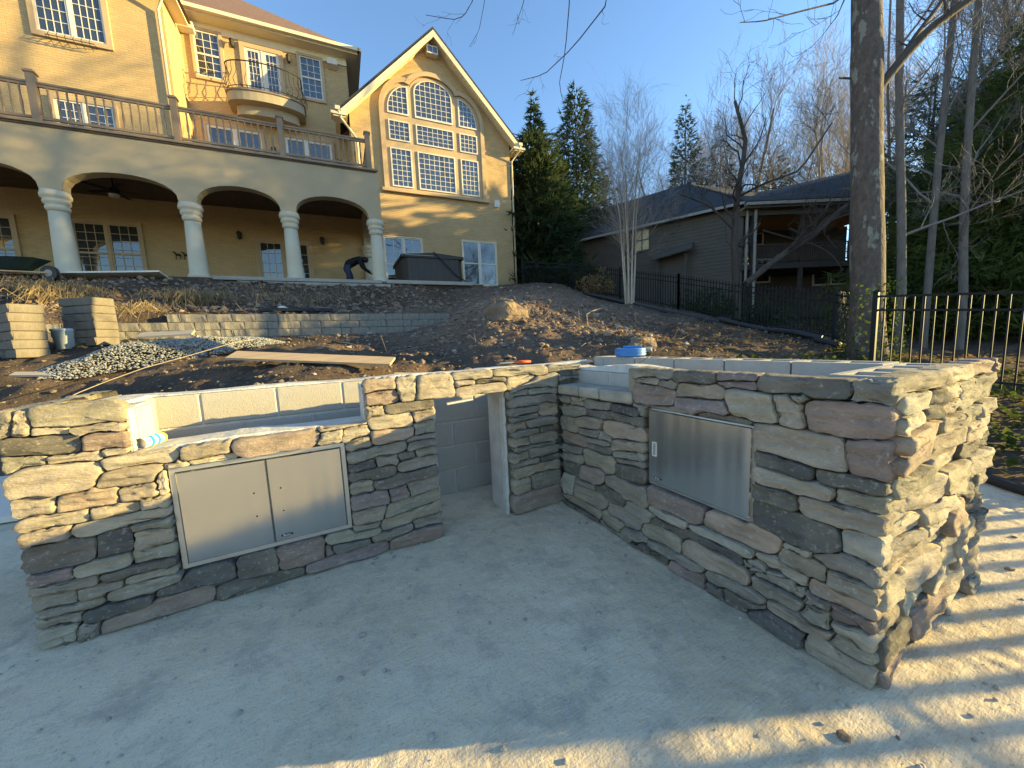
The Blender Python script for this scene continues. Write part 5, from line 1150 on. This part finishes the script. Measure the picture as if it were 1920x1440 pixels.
# ---- tree over the camera whose twigs hang into the picture
lt = [(-12, -5.5, -.3), (-11.6, -5.2, 5), (-9.5, -2.5, 9.6), (-5.2, 2.2, 11.0), (-1.2, 3.4, 9.2)]
hang = [([at(1150, -120, 6.5), at(1140, 5, 6.4), at(1075, 88, 6.3), at(1020, 140, 6.2), at(976, 151, 6.1)], .014, .004), ([at(1070, -120, 6.6), at(1068, 0, 6.5), at(1060, 95, 6.4), at(1048, 160, 6.3), at(1060, 205, 6.3)], .012, .004),
        ([at(900, -110, 6.4), at(887, 0, 6.3), at(870, 30, 6.2), at(850, 37, 6.1), at(798, 28, 6.)], .009, .004), ([at(915, -100, 6.5), at(909, 0, 6.4), at(898, 58, 6.3), at(880, 88, 6.2)], .007, .003), ([at(990, -100, 6.5), at(983, 0, 6.4), at(961, 66, 6.3)], .008, .003),
        ([at(1150, -120, 6.5), at(1080, -180, 6.4), at(980, -200, 6.4), at(900, -110, 6.4)], .03, .012), ([(-1.2, 3.4, 9.2), at(1150, -120, 6.5)], .06, .02)]
lv0 = grow(71, hang, 2, (3, 2), (.5, .2), (.7, .7), -.1, .5, .18, rmin=.0028)
OT = tree('overhanging_tree', 'bare tree whose thin twigs hang down against the blue sky', [ (np.zeros((1, 4, 3))+np.linspace(0, 1, 4)[:, None]*0, np.ones((1, 4))*.001) ]+lv0, M_bark_d, M_twig_d)
for ch in list(OT.children):
    if ch.name.startswith('trunk'): bpy.data.objects.remove(ch)
MB().tube(lt, [.22, .19, .14, .09, .06], 10).build('trunk', M_bark_d, OT, True)
# ---- conifers
def conifer(sd, Hh, Rm, n, L=.42, w_=.10, prof=.85, base=.06, droop=.15, lump=.30, mat=M_conifer):
    r = np.random.default_rng(sd); t = 1-np.sqrt(r.random(n))*.985; t = np.clip(t, base, 1); a = r.random(n)*6.283
    R = Rm*np.maximum(.02, (1-t))**prof*(1+lump*np.sin(a*3+t*21+sd)*np.cos(t*34+a*2)+.18*r.normal(size=n)); rr_ = np.abs(R)*(r.random(n)**.38)
    P = np.c_[rr_*np.cos(a), rr_*np.sin(a), t*Hh]; d = np.c_[np.cos(a), np.sin(a), .25-droop+.35*r.normal(size=n)]+.35*r.normal(size=(n, 3)); d /= np.linalg.norm(d, axis=1)[:, None]
    T_, Fc = [], []; sc = (.6+.7*r.random(n))[:, None]
    for k in range(3):
        v = r.normal(size=(n, 3)); s_ = np.cross(d, v); s_ /= np.linalg.norm(s_, axis=1)[:, None]; dk = d+.45*s_*(k-1); tip = P+dk*L*sc; q = np.cross(dk, r.normal(size=(n, 3))); q /= np.linalg.norm(q, axis=1)[:, None]
        T_.append(np.stack([P-q*w_*.5*sc, P+q*w_*.5*sc, tip], 1))
    V = np.concatenate(T_).reshape(-1, 3); return V, np.arange(len(V)).reshape(-1, 3)
def mk_conifer(label, sd, Hh, Rm, n, loc, tr=.16, mat=M_conifer, name='conifer', group=None, **kw):
    t = thing(name, label, 'tree', loc, 0, group); np_mesh('crown', *conifer(sd, Hh, Rm, n, **kw), mat, t, False); MB().tube([(0, 0, -.4), (0, 0, Hh*.5), (0, 0, Hh*.96)], [tr, tr*.6, .02], 8).build('trunk', M_bark_d, t, True); return t
def con_at(label, sd, px, d, ytop, wpx, n, **kw):
    p = at(px, 560, d); z = Tz(min(p[0], 40), min(p[1], 30)); top = at(px, ytop, d)[2]; return mk_conifer(label, sd, top-z, wpx/2*d/FPX, n, (p[0], p[1], z), **kw)
con_at('narrow tall spire-topped conifer behind the corner of the brick house', 1, 1012, 27, 196, 105, 5200)
con_at('broad tall blue-green conifer beside the narrow spire-topped one', 2, 1086, 28, 186, 150, 8500, prof=.62)
con_at('dark bushy conifer against the downspout side of the brick house', 3, 1012, 21, 262, 170, 8500, prof=.45, L=.5)
con_at('pointed conifer rising above the ridge of the dark roof', 4, 1282, 38, 206, 130, 4500)
con_at('small rounded conifer low behind the dark roof', 5, 1440, 36, 290, 120, 3000, prof=.5)
con_at('small conifer low behind the roof beside the pointed one', 6, 1345, 36, 268, 110, 3000, prof=.6)
con_at('big dark hemlock filling the wood behind the bed of ground cover', 7, 1925, 12.5, 40, 420, 15000, mat=M_hemlock, L=.38, w_=.05, prof=.55, droop=.25, base=.03, name='hemlock')
con_at('loose see-through hemlock between the grey trunks', 8, 1722, 15, 150, 200, 4200, mat=M_hemlock, L=.45, w_=.05, prof=.5, droop=.3, base=.02, name='hemlock', lump=.5)
con_at('low bushy hemlock behind the fence post by the sycamore', 9, 1790, 13, 330, 260, 6500, mat=M_hemlock, L=.36, w_=.05, prof=.4, droop=.3, base=.02, name='hemlock', lump=.5)
# evergreen belt on the sun side of the wood: it keeps the porch and the bank in shade
for k, (ex, ey, eh, er) in enumerate(((30, -3.2, 10.6, 2.3), (31.5, -.6, 12.4, 2.4), (29.5, 2.0, 12.8, 2.5), (31, 4.6, 12.6, 2.4))):
    mk_conifer('evergreen in the belt beyond the hemlocks', 60+k, eh, er, 4200, (ex, ey, Tz(ex, ey)), name='conifer', L=.7, w_=.20, prof=.30, base=.02, group='evergreens in the belt beyond the hemlocks')
# far treeline closing the view
for k in range(16):
    px = 1560+k*52; d = 46+14*rnd.random(); o = place(b1 if k % 2 else b2, px, d, 455+rnd.uniform(-40, 30), 12.6, rnd.random()*6, 'far bare tree in the hazy line beyond the wood'); o['group'] = 'far bare treeline'
for k in range(9):
    px = 1640+k*75; d = 34+8*rnd.random(); con_at('distant evergreen in the line beyond the wood', 80+k, px, d, 500+rnd.uniform(-30, 20), 200, 1300, L=.8, w_=.2, prof=.45, group='distant evergreens')
# ---- low plants
n = 6500; gx = 2.7+npr.random(n)*5.0; gy = -4.2+npr.random(n)*5.2; k = ~slab_mask(gx+.02, gy) & (npr.random(n) < .35+.65*(vnoise(gx*1.8, gy*1.8) > .45)); gx, gy = gx[k], gy[k]
nn = npr.normal(size=(len(gx), 3))*.55+(0, 0, 1); nn /= np.linalg.norm(nn, axis=1)[:, None]; gz = T(gx, gy)+.02+.10*npr.random(len(gx))
o = leaf_cards('ground_cover', np.c_[gx, gy, gz], nn, .075, M_ivy, None, 3, .7); tag(o, 'leafy green ground cover in the bed under the fence', kind='stuff')
n = 5000; gx = 2.6+npr.random(n)*8.5; gy = -4.5+npr.random(n)*9; k = ~slab_mask(gx, gy); gx, gy = gx[k], gy[k]; nn = npr.normal(size=(len(gx), 3))*.4+(0, 0, 1); nn /= np.linalg.norm(nn, axis=1)[:, None]
o = leaf_cards('leaf_litter', np.c_[gx, gy, T(gx, gy)+.015+.02*npr.random(len(gx))], nn, .07, M_litter, None, 4, .6); tag(o, 'fallen brown leaves scattered under the trees', kind='stuff')
def shrub(px, py, d, rx, rz, n, label, mat, sd):
    p = at(px, py, d); z = Tz(p[0], p[1]); r = np.random.default_rng(sd); a = r.normal(size=(n, 3)); a /= np.linalg.norm(a, axis=1)[:, None]; a[:, 2] = np.abs(a[:, 2]); q = a*(r.random((n, 1))**.35)*(1+.25*np.sin(a[:, :1]*7+sd))*(rx, rx, rz)
    t = thing('shrub', label, 'shrub', (p[0], p[1], z)); nn = a+.8*r.normal(size=(n, 3)); nn /= np.linalg.norm(nn, axis=1)[:, None]; leaf_cards('foliage', q+(0, 0, .1), nn, .11, mat, t, sd, .5)
    m = MB(); [m.tube([(0, 0, -.1), tuple(q[i*7 % n]*.8)], [.012, .005], 4) for i in range(14)]; m.build('stems', M_bark_d, t); return t
shrub(1330, 560, 14.5, 1.5, 1.0, 2400, 'clipped dark hedge behind the picket fence', M_conifer, 5); shrub(1440, 560, 13.8, 1.0, .9, 1500, 'rounded dark shrub under the slanting limb', M_conifer, 6)
shrub(1120, 540, 15.5, .8, .9, 900, 'twiggy grey shrub inside the fence near the crape myrtle', M_litter, 7); shrub(1050, 520, 19, 1.1, 1.4, 1400, 'dark shrub beside the fence gate near the brick house', M_conifer, 8)
# ================================================================ SMALL THINGS ON THE SITE
# boulder and dug clumps on the mound
def rock(name, p, s, sd, label, mat=M_rock, cat='boulder'):
    bm = bmesh.new(); bmesh.ops.create_icosphere(bm, subdivisions=3, radius=1.)
    for v in bm.verts:
        k = 1+.35*mnoise.noise(v.co*1.3+Vector((sd, 0, 0)))+.12*mnoise.noise(v.co*4+Vector((0, sd, 0))); v.co = Vector((v.co.x*s[0], v.co.y*s[1], v.co.z*s[2]))*k
    me = bpy.data.meshes.new(name); bm.to_mesh(me); bm.free(); o = new_obj(name, me, mat); o.location = p; return tag(o, label, cat)
M_tanrock = mk('tan_boulder', (.21, .15, .10), .95, .35, 4, .9, 14, .05)
p = at(952, 598, 7.6); rock('boulder', (p[0], p[1], Tz(p[0], p[1])+.0), (.44, .36, .32), 3, 'big tan boulder half buried in the dirt mound', M_tanrock)
0 and rock('boulder', (p[0], p[1], Tz(p[0], p[1])+.05), (.24, .2, .15), 8, 'smaller grey stone beside the big tan boulder', M_rock)
p = at(1205, 640, 6.0); rock('boulder', (p[0], p[1], Tz(p[0], p[1])+.02), (.30, .16, .12), 5, 'flat pale stone on the dirt behind the blue hose coil', M_tanrock)
# roots and dead brush on the mound: uncountable
r = np.random.default_rng(3); n = 900; bx = np.r_[r.normal(2.9, 1.3, n//2), -4+r.random(n-n//2)*9]; by = np.r_[r.normal(5.2, 1.2, n//2), 8+r.random(n-n//2)*2.9]; by = np.clip(by, 1.8, 10.9); bz = T(bx, by)
d = r.normal(size=(n, 3))*(1, 1, .5); d /= np.linalg.norm(d, axis=1)[:, None]; L = .08+.25*r.random(n)**2; Q = np.c_[bx, by, bz+.03]
Ps = np.stack([Q-d*L[:, None], Q+r.normal(0, .02, (n, 3)), Q+d*L[:, None]+r.normal(0, .03, (n, 3))], 1); Ps[..., 2] = np.maximum(Ps[..., 2], bz[:, None]); V, F = tubes_mesh(Ps, np.tile([[.003, .006, .002]], (n, 1)), 3)
tag(np_mesh('dead_brush', V, F, M_wirewood), 'dead roots and brush tangled over the dirt mound', kind='stuff')
# straw clumps at the bank edge
def straw(px, py, d, n, rad, hang, label, sd):
    p = at(px, py, d); r = np.random.default_rng(sd); a = r.random(n)*6.28; q = np.c_[p[0]+rad*r.normal(size=n), p[1]+rad*.6*r.normal(size=n), np.zeros(n)]; q[:, 2] = np.maximum(T(q[:, 0], q[:, 1]), p[2]-.35)+.02
    dd = np.c_[r.normal(0, .5, n), -.5+r.normal(0, .4, n), .6+.5*r.random(n)]; L = .16+.30*r.random(n); m1 = q+dd*L[:, None]*.5; m2 = q+dd*L[:, None]*np.c_[np.ones(n), np.ones(n), -hang*r.random(n)]
    V, F = tubes_mesh(np.stack([q, m1, m2], 1), np.tile([[.005, .004, .002]], (n, 1)), 3); tag(np_mesh('dry_grass', V, F, M_straw), label, kind='stuff')
straw(130, 540, 8.0, 1500, .26, 1.8, 'clump of dry straw hanging over the bank by the left column', 1); straw(70, 520, 8.2, 160, .25, .3, 'dry straw under the wheelbarrow', 2)
straw(365, 535, 8.9, 500, .35, 1., 'dry grass tuft at the foot of a porch column', 4); straw(560, 545, 10, 160, .9, .8, 'thin dry grass along the patio edge', 5); straw(240, 570, 7.6, 250, .4, .6, 'dry grass on the bank beside the narrow stack', 6)
# planks lying in the dirt
def plank(a, b_, wd, th, label, mat=M_plank, lift=.03, da=5.2, db=5.6):
    A, B = at(*a, da), at(*b_, db)
    zm = [Tz(*(A+(B-A)*t_)[:2]) for t_ in np.linspace(0, 1, 9)]; k_ = np.polyfit(np.linspace(0, 1, 9), zm, 1); dv = max(z_-np.polyval(k_, t_) for t_, z_ in zip(np.linspace(0, 1, 9), zm)); A[2] = np.polyval(k_, 0)+dv+lift-.02; B[2] = np.polyval(k_, 1)+dv+lift-.02
    o = MB().bar(A, B, wd, th, (.15, -.45, .85)).build('plank', mat); return tag(o, label, 'plank')
plank((432, 652), (735, 662), .24, .03, 'wide pine plank lying on the dirt behind the kitchen', lift=.06, da=5.0, db=5.0); plank((735, 664), (915, 672), .14, .03, 'narrow pine plank continuing beyond the wide one', lift=.05, da=5.0, db=5.1)
plank((262, 640), (362, 618), .16, .035, 'grey board leaning on the gravel heap', M_graywood, .22, 6.2, 6.4); plank((15, 660), (100, 652), .1, .03, 'short offcut beside the wide block stack', M_graywood, .02, 5.0, 5.1)
# form boards along the patio edge
def hboard(x0, x1, y, z, th, wd, label, mat=M_graywood):
    o = MB().box(x0, x1, -wd/2, wd/2, -th/2, th/2).build('form_board', mat); q = H.wor((0, y, z)); o.location = q; o.rotation_euler = (0, 0, H.rot); return tag(o, label, 'board')
hboard(-4.6, -.05, -.42, PZ-.02, .10, .10, 'long pale board along the patio edge under the columns'); hboard(-4.0, .2, -.58, PZ-.16, .09, .06, 'lower board fixed under the long patio edge board')
hboard(.1, 2.4, -.45, PZ-.01, .12, .10, 'pale timber beam under the hot tub'); hboard(2.42, 3.15, -.38, PZ+.0, .12, .10, 'short timber beam end right of the hot tub')
o = MB().box(-1.05, 1.05, -.3, .3, -.02, .02).build('white_sheet', M_white); q = H.wor((-6.6, -.75, 3.33)); o.location = q; o.rotation_euler = (R_(-8), R_(-3), H.rot); tag(o, 'white sheet of board jutting from the bank below the porch', 'board')
# deep patio fill under the hot tub
MB().box(.31, 3.6, -.30, GY, PZ-.8, PZ-.0).build('patio_slab', M_dirt, HS)
# ---- hot tub
a0, a1 = H.y(757, 520, .25)[0], H.y(869, 520, .25)[0]; TBW = a1-a0; hx = (a0+a1)/2
HT = thing('hot_tub', 'brown square hot tub with folded dark cover beside the brick gable', 'hot tub', tuple(H.wor((hx, .25+TBW/2, PZ))), H.rot); HT.scale = (1, 1, 1.14)
h2 = TBW/2; MB().prism([(-h2+.18, -h2), (h2-.18, -h2), (h2, -h2+.18), (h2, h2-.18), (h2-.18, h2), (-h2+.18, h2), (-h2, h2-.18), (-h2, -h2+.18)], .05, .86, 'z').build('cabinet', M_tub, HT)
MB().box(-h2+.05, h2-.05, -h2+.05, h2-.05, 0, .05).build('base', M_black, HT)
cv = MB().prism([(-h2-.04, .87), (h2+.04, .87), (h2+.04, .95), (0, 1.04), (-h2-.04, .95)], -h2-.04, 0, 'y').build('cover', M_tubcov, HT); MB().prism([(-h2-.04, .87), (h2+.04, .87), (h2+.04, .97), (0, 1.07), (-h2-.04, .97)], .01, h2+.04, 'y').build('cover', M_tubcov, HT)
MB().tube([(0, -h2-.06, 1.06), (.25, -h2-.08, .86), (.75, -h2-.08, .40), (h2+.12, -h2-.06, .12)], .022, 6).build('cover_lift_arm', M_black, HT); MB().tube([(-h2+.1, -h2-.06, .93), (0, -h2-.07, .93)], .012, 5).build('cover_strap', M_graywood, HT)
for k in range(8):
    x = -h2+.18+(TBW-.36)*(k+.5)/8; MB().box(x-.005, x+.005, -h2-.004, -h2+.004, .08, .84).build('cabinet_groove', M_black, HT)
# ---- person bending to work beside the end column
def person():
    me = bpy.data.meshes.new('body'); J = dict(pel=(0, 0, .62), sp1=(.10, 0, .74), sp2=(.26, 0, .82), neck=(.42, 0, .84), hd=(.50, 0, .83), top=(.60, 0, .78), hl=(0, .10, .58), kl=(.10, .12, .33), al=(-.02, .12, .06), tl=(.16, .13, .03), hr=(0, -.10, .58), kr=(.06, -.12, .33), ar=(-.06, -.12, .06), tr=(.12, -.13, .03),
      sl=(.36, .17, .82), el=(.46, .20, .58), wl=(.66, .12, .44), fl=(.74, .10, .42), sr=(.36, -.17, .82), er=(.44, -.20, .57), wr=(.64, -.12, .44), fr=(.72, -.10, .42))
    Rr = dict(pel=.135, sp1=.135, sp2=.14, neck=.06, hd=.085, top=.095, hl=.085, kl=.062, al=.045, tl=.04, hr=.085, kr=.062, ar=.045, tr=.04, sl=.072, el=.052, wl=.036, fl=.035, sr=.072, er=.052, wr=.036, fr=.035)
    Ed = 'pel-sp1 sp1-sp2 sp2-neck neck-hd hd-top pel-hl hl-kl kl-al al-tl pel-hr hr-kr kr-ar ar-tr sp2-sl sl-el el-wl wl-fl sp2-sr sr-er er-wr wr-fr'.split(); ks = list(J)
    me.from_pydata([J[k] for k in ks], [tuple(ks.index(q) for q in e.split('-')) for e in Ed], []); o = bpy.data.objects.new('body', me); C.objects.link(o)
    o.modifiers.new('skin', 'SKIN'); o.modifiers.new('sub', 'SUBSURF').levels = 1
    for i, k in enumerate(ks): me.skin_vertices[0].data[i].radius = (Rr[k],)*2; me.skin_vertices[0].data[i].use_root = (k == 'pel')
    dg = bpy.context.evaluated_depsgraph_get(); m2 = bpy.data.meshes.new_from_object(o.evaluated_get(dg)); bpy.data.objects.remove(o)
    mats = [mk('dark_jacket', (.012, .012, .016), .9, .2, 9, .2, 60), mk('blue_jeans', (.035, .05, .09), .9, .2, 9, .2, 60), mk('dark_hair', (.03, .022, .018), .8, .2, 9, 0), mk('skin', (.45, .28, .2), .6, .05, 9, 0), M_black]
    m2.materials.clear(); [m2.materials.append(m) for m in mats]
    for p_ in m2.polygons:
        c_ = p_.center; p_.use_smooth = True
        p_.material_index = 3 if (c_.x > .64 and c_.z < .52) else 2 if (c_.x > .47 and c_.z > .66) else 4 if c_.z < .09 else 1 if (c_.z < .66 and c_.x < .17) else 0
    return m2
PS = new_obj('person', person(), None); tag(PS, 'person in dark jacket and jeans bending over a tool at the end column', 'person')
pp = H.y(652, 520, 1.5); q = H.wor((pp[0], 1.5, PZ)); PS.location = q; PS.rotation_euler = (0, 0, H.rot-R_(12)); PS.scale = (1.3,)*3
q2 = H.wor((pp[0]+.95, 1.30, PZ)); o = MB().box(-.16, .16, -.11, .11, .0, .05).box(-.05, .12, -.05, .05, .05, .20).lathe([(.11, .16), (.11, .18)], .02, .07, 14).tube([(.05, 0, .2), (.02, 0, .33), (-.10, 0, .34)], .02, 6).build('mitre_saw', M_black); o.location = q2; tag(o, 'small black power saw under the hands of the bending person', 'power tool')
q3 = H.wor((pp[0]+.50, 1.2, PZ)); o = MB().lathe([(.06, 0), (.075, .16), (.065, .2), (.02, .24)], 0, 0, 12).build('bottle', M_white); o.location = q3; tag(o, 'small white jug on the patio beside the bending person', 'jug')
# ---- wheelbarrow
M_teal = mk('teal_plastic', (.008, .026, .03), .6, .1, 4, 0); p = at(12, 505, 8.4); WB = thing('wheelbarrow', 'dark teal plastic wheelbarrow on the bank by the left column', 'wheelbarrow', (p[0], p[1], Tz(p[0], p[1])-.14), R_(-20))
def tub(s_, z): return [(-.55*s_, -.33*s_, z), (.40*s_, -.33*s_, z), (.75*s_, -.20*s_, z), (.75*s_, .20*s_, z), (.40*s_, .33*s_, z), (-.55*s_, .33*s_, z)]
b_ = tub(.55, .26); t_ = tub(1., .50); ti = [(x*.96, y*.94, .50) for x, y, _ in t_]; bi = [(x*.93, y*.93, .28) for x, y, _ in b_]
MB().add(b_+t_+ti+bi, [(5, 4, 3, 2, 1, 0)]+[(i, (i+1) % 6, 6+(i+1) % 6, 6+i) for i in range(6)]+[(6+i, 6+(i+1) % 6, 12+(i+1) % 6, 12+i) for i in range(6)]+[(12+i, 12+(i+1) % 6, 18+(i+1) % 6, 18+i) for i in range(6)]+[(18, 19, 20, 21, 22, 23)]).build('tray', M_teal, WB)
for s_ in (-1, 1):
    MB().tube([(-1.0, .27*s_, .42), (-.4, .22*s_, .25), (.85, .06*s_, .18)], .02, 6).build('handle', M_plank, WB); MB().tube([(-.35, .22*s_, .25), (-.45, .24*s_, .02), (-.15, .22*s_, .02), (-.1, .2*s_, .24)], .014, 6).build('leg', M_dark_metal, WB)
wh = MB().tube([(.85, -.04, .18), (.85, .04, .18)], .17, 18).build('wheel', M_black, WB); MB().tube([(.85, -.045, .18), (.85, .045, .18)], .08, 12).build('rim', M_graywood, wh)
for k, (a, b_) in enumerate(((-.22, -.06), (-.02, .03))): MB().prism([(a, .395+.0), (b_, .395), (b_, .425), (a, .425)], -.262, -.268-.012*0, 'y').build('white_marking', M_white, WB)
# ---- bucket, hose, snips, tube, pipes, wires
p = at(124, 638, 6.15); BK = thing('bucket', 'white plastic bucket standing between the two block stacks', 'bucket', (p[0], p[1], Tz(p[0], p[1])-.03))
MB().lathe([(.125, 0), (.15, .33), (.162, .335), (.162, .37), (.150, .37), (.145, .34), (.12, .02)], 0, 0, 22).build('pail', mk('white_plastic', (.55, .62, .68), .45, .06, 3, 0), BK, True); MB().tube([(.155*math.cos(a), -.03, .30-.17*math.sin(a)) if False else (.158*math.cos(a), -.155*math.sin(a)*.5, .31-.16*math.sin(a)) for a in np.linspace(0, math.pi, 10)], .004, 5).build('bail', M_dark_metal, BK)
M_hose = mk('blue_hose', (.06, .21, .52), .4, .06, 6, 0)
hp = (on_x(1182, 660, .95)); HZ = 1.075; hy = hp[1]
pts = []
for k in range(150):
    a = k*2*math.pi/24; pts.append((.95+.125*math.cos(a)*(1+.02*math.sin(k*.7)), hy+.125*math.sin(a), HZ+.011+.0205*min(3, k//48)+.006*math.sin(k*.13)*(k > 24)))
HO = MB().tube(pts, .0125, 8).build('hose_coil', M_hose, None, True); tag(HO, 'coil of light blue hose lying on top of the block wall', 'hose'); MB().tube([(.95+.12, hy-.05, HZ+.06), (.95+.13, hy-.10, HZ+.062), (.95+.12, hy-.135, HZ+.06)], .011, 8).build('hose_end', M_white_m, HO)
M_red = mk('red_grip', (.62, .10, .035), .5, .06, 6, 0); q = on_y(968, 671, .70); SN = thing('tin_snips', 'red handled tin snips lying on the block wall top', 'hand tool', (q[0], .70, 1.045), R_(-8))
for s_ in (-1, 1): MB().tube([(-.02, .012*s_, .014), (.05, .030*s_, .014), (.13, .024*s_, .014)], [.008, .012, .010], 8).build('handle', M_red, SN, True)
MB().prism([(-.02, -.014), (-.02, .014), (-.08, .012), (-.16, .003), (-.16, -.003), (-.08, -.012)], .010, .018, 'z').build('blades', M_steel_flange, SN)
MB().prism([(-.12, .04), (.02, .05), (.02, .056), (-.12, .046)], .006, .012, 'z').build('spring_bar', M_wirewood, SN)
WR = MB().tube([on_x(1196, 683, .40), on_x(1222, 664, .62), on_x(1248, 648, .82)], .0035, 5).build('tie_wire', M_dark_metal); tag(WR, 'thin stiff wire poking up from the cavity behind the notch', 'wire')
# caulk tube lying on the ledge of the grill cut-out
M_lab = bpy.data.materials.new('tube_label'); M_lab.use_nodes = True; t = M_lab.node_tree; tc = N(t, 'ShaderNodeTexCoord'); wv = N(t, 'ShaderNodeTexWave'); wv.inputs['Scale'].default_value = 9.; wv.inputs['Distortion'].default_value = 3.; t.links.new(tc.outputs['Object'], wv.inputs['Vector'])
t.links.new(mixc(t, 'MIX', rng(t, wv.outputs[1], .42, .58), (.02, .25, .55), (.55, .68, .74)), t.nodes['Principled BSDF'].inputs['Base Color']); t.nodes['Principled BSDF'].inputs['Roughness'].default_value = .35
a = on_y(268, 832, .06); b_ = on_y(306, 817, .165); zc = .845; A = np.array([a[0], .055, zc+.002]); B = np.array([b_[0], .175, zc+.004]); dr = (B-A)/np.linalg.norm(B-A); LN = np.linalg.norm(B-A)
CT_ = thing('caulk_tube', 'blue and white caulk tube lying on the grill ledge', 'caulk tube', tuple(A), math.atan2(dr[1], dr[0])); rt = .0255
MB().tube([(0, 0, 0), (.012, 0, 0), (LN*.78, 0, 0)], [rt, rt, rt], 20, False).build('sleeve', M_lab, CT_, True); MB().tube([(-.012, 0, 0), (0.001, 0, 0)], [rt*1.03, rt*1.03], 20, False).build('rim', M_white, CT_, True)
MB().tube([(.006, 0, 0), (.009, 0, 0)], [rt*.97, rt*.97], 20).build('plunger', M_steel_flange, CT_); MB().tube([(LN*.78, 0, 0), (LN*.90, 0, 0), (LN*.96, 0, 0), (LN, 0, 0)], [rt*1.01, rt*1.01, rt*.8, rt*.5], 20).build('shoulder', mk('yellow_cap', (.62, .60, .08), .4, .05, 5, 0), CT_, True)
# drain pipes
def pipe(pix, label, rad=.06, dz=.05):
    pts = []
    for i, (x, y, d) in enumerate(pix): q = at(x, y, d); pts.append((q[0], q[1], Tz(q[0], q[1])+dz))
    P = np.array(pts); q = np.linspace(0, 1, 90); s_ = np.linspace(0, 1, len(P)); P = np.c_[[np.interp(q, s_, P[:, i]) for i in range(3)]].T
    for i in range(2): P[1:-1] = (P[:-2]+2*P[1:-1]+P[2:])/4
    o = MB().tube(list(P), [rad*(1+.06*(i % 2)) for i in range(len(P))], 10).build('drain_pipe', M_pipe, None, True); return tag(o, label, 'drain pipe')
pipe([(1095, 553, 14), (1200, 575, 12), (1330, 600, 10), (1450, 622, 8.5), (1520, 640, 7.6), (1572, 655, 7)], 'long black drain pipe running down the dirt slope to the sycamore', .065)
pipe([(1350, 608, 9.6), (1430, 622, 8.6), (1490, 634, 7.8), (1540, 640, 7.4)], 'shorter black drain pipe crossing over the long one', .055, .10)
def wire(pix, label, name, cat, mat, rad, lift=.02):
    P = []
    for x, y, d in pix: q = at(x, y, d); P.append((q[0], q[1], max(q[2], Tz(q[0], q[1])+lift)))
    o = MB().tube(P, rad, 5).build(name, mat); return tag(o, label, cat)
wire([(105, 757, 3.9), (150, 735, 4.1), (200, 715, 4.3), (270, 690, 4.6), (350, 668, 5.0), (440, 642, 5.5), (480, 636, 5.8)], 'brown cord trailing across the dirt behind the kitchen', 'cord', 'cord', M_wirewood, .005)
wire([(1130, 577, 8.6), (1108, 584, 8.2), (1100, 590, 8.0), (1102, 610, 7.4), (1116, 634, 6.8), (1130, 660, 6.2)], 'pale bent root on the dirt mound', 'root', 'root', M_wirewood, .012, .03)
M_purple = mk('purple_pole', (.14, .09, .30), .5, .1, 5, 0)
a, b_ = at(470, 598, 8.6), at(520, 578, 9.0); o = MB().tube([at(425, 597, 8.5), at(480, 592, 8.7), at(523, 580, 8.9)], .018, 8).build('pole', M_purple); tag(o, 'purple pole lying on top of the retaining wall', 'pole')
rock('cloth', tuple(at(531, 579, 8.9)), (.13, .08, .06), 6, 'white crumpled glove at the end of the purple pole', M_white, 'glove')
o = MB().box(-.75, .75, -.10, .10, 0, .07).build('tarp_roll', mk('navy_tarp', (.012, .014, .025), .6, .1, 5, .3, 20)); p = at(560, 588, 8.9); o.location = (p[0], p[1], Tz(p[0], p[1])+.02); o.rotation_euler = (0, 0, R_(4)); tag(o, 'dark blue folded tarp on the bank above the retaining wall', 'tarp')
# pale insulation board on the slab left of the kitchen
o = MB().box(-1.1, .62, -.8, .8, 0, .05).build('foam_board', M_white); o.location = (-4.35, 2.85, .015); o.rotation_euler = (0, 0, R_(-4)); tag(o, 'white foam board lying flat on the slab behind the left end of the kitchen', 'board')
# garden edging beside the bed
ED = MB().tube([(2.2, .25, .16), (3.08, -1.08, .05), (2.93, -1.5, .035), (2.75, -1.78, .03), (2.84, -2.6, .03), (3.3, -4.2, .03)], .035, 8).build('garden_edging', M_black); tag(ED, 'black plastic edging between slab and ground-cover bed', 'edging')
# drill left by the porch window
q = H.wor((-8.6, -.15, PZ)); o = MB().tube([(-.12, 0, .16), (.12, 0, .18)], .035, 8).tube([(.0, 0, .16), (-.03, 0, .04)], .025, 8).box(-.08, .05, -.04, .04, 0, .04).build('cordless_drill', M_black); o.location = q; tag(o, 'black cordless drill on the patio by the left porch window', 'power tool')
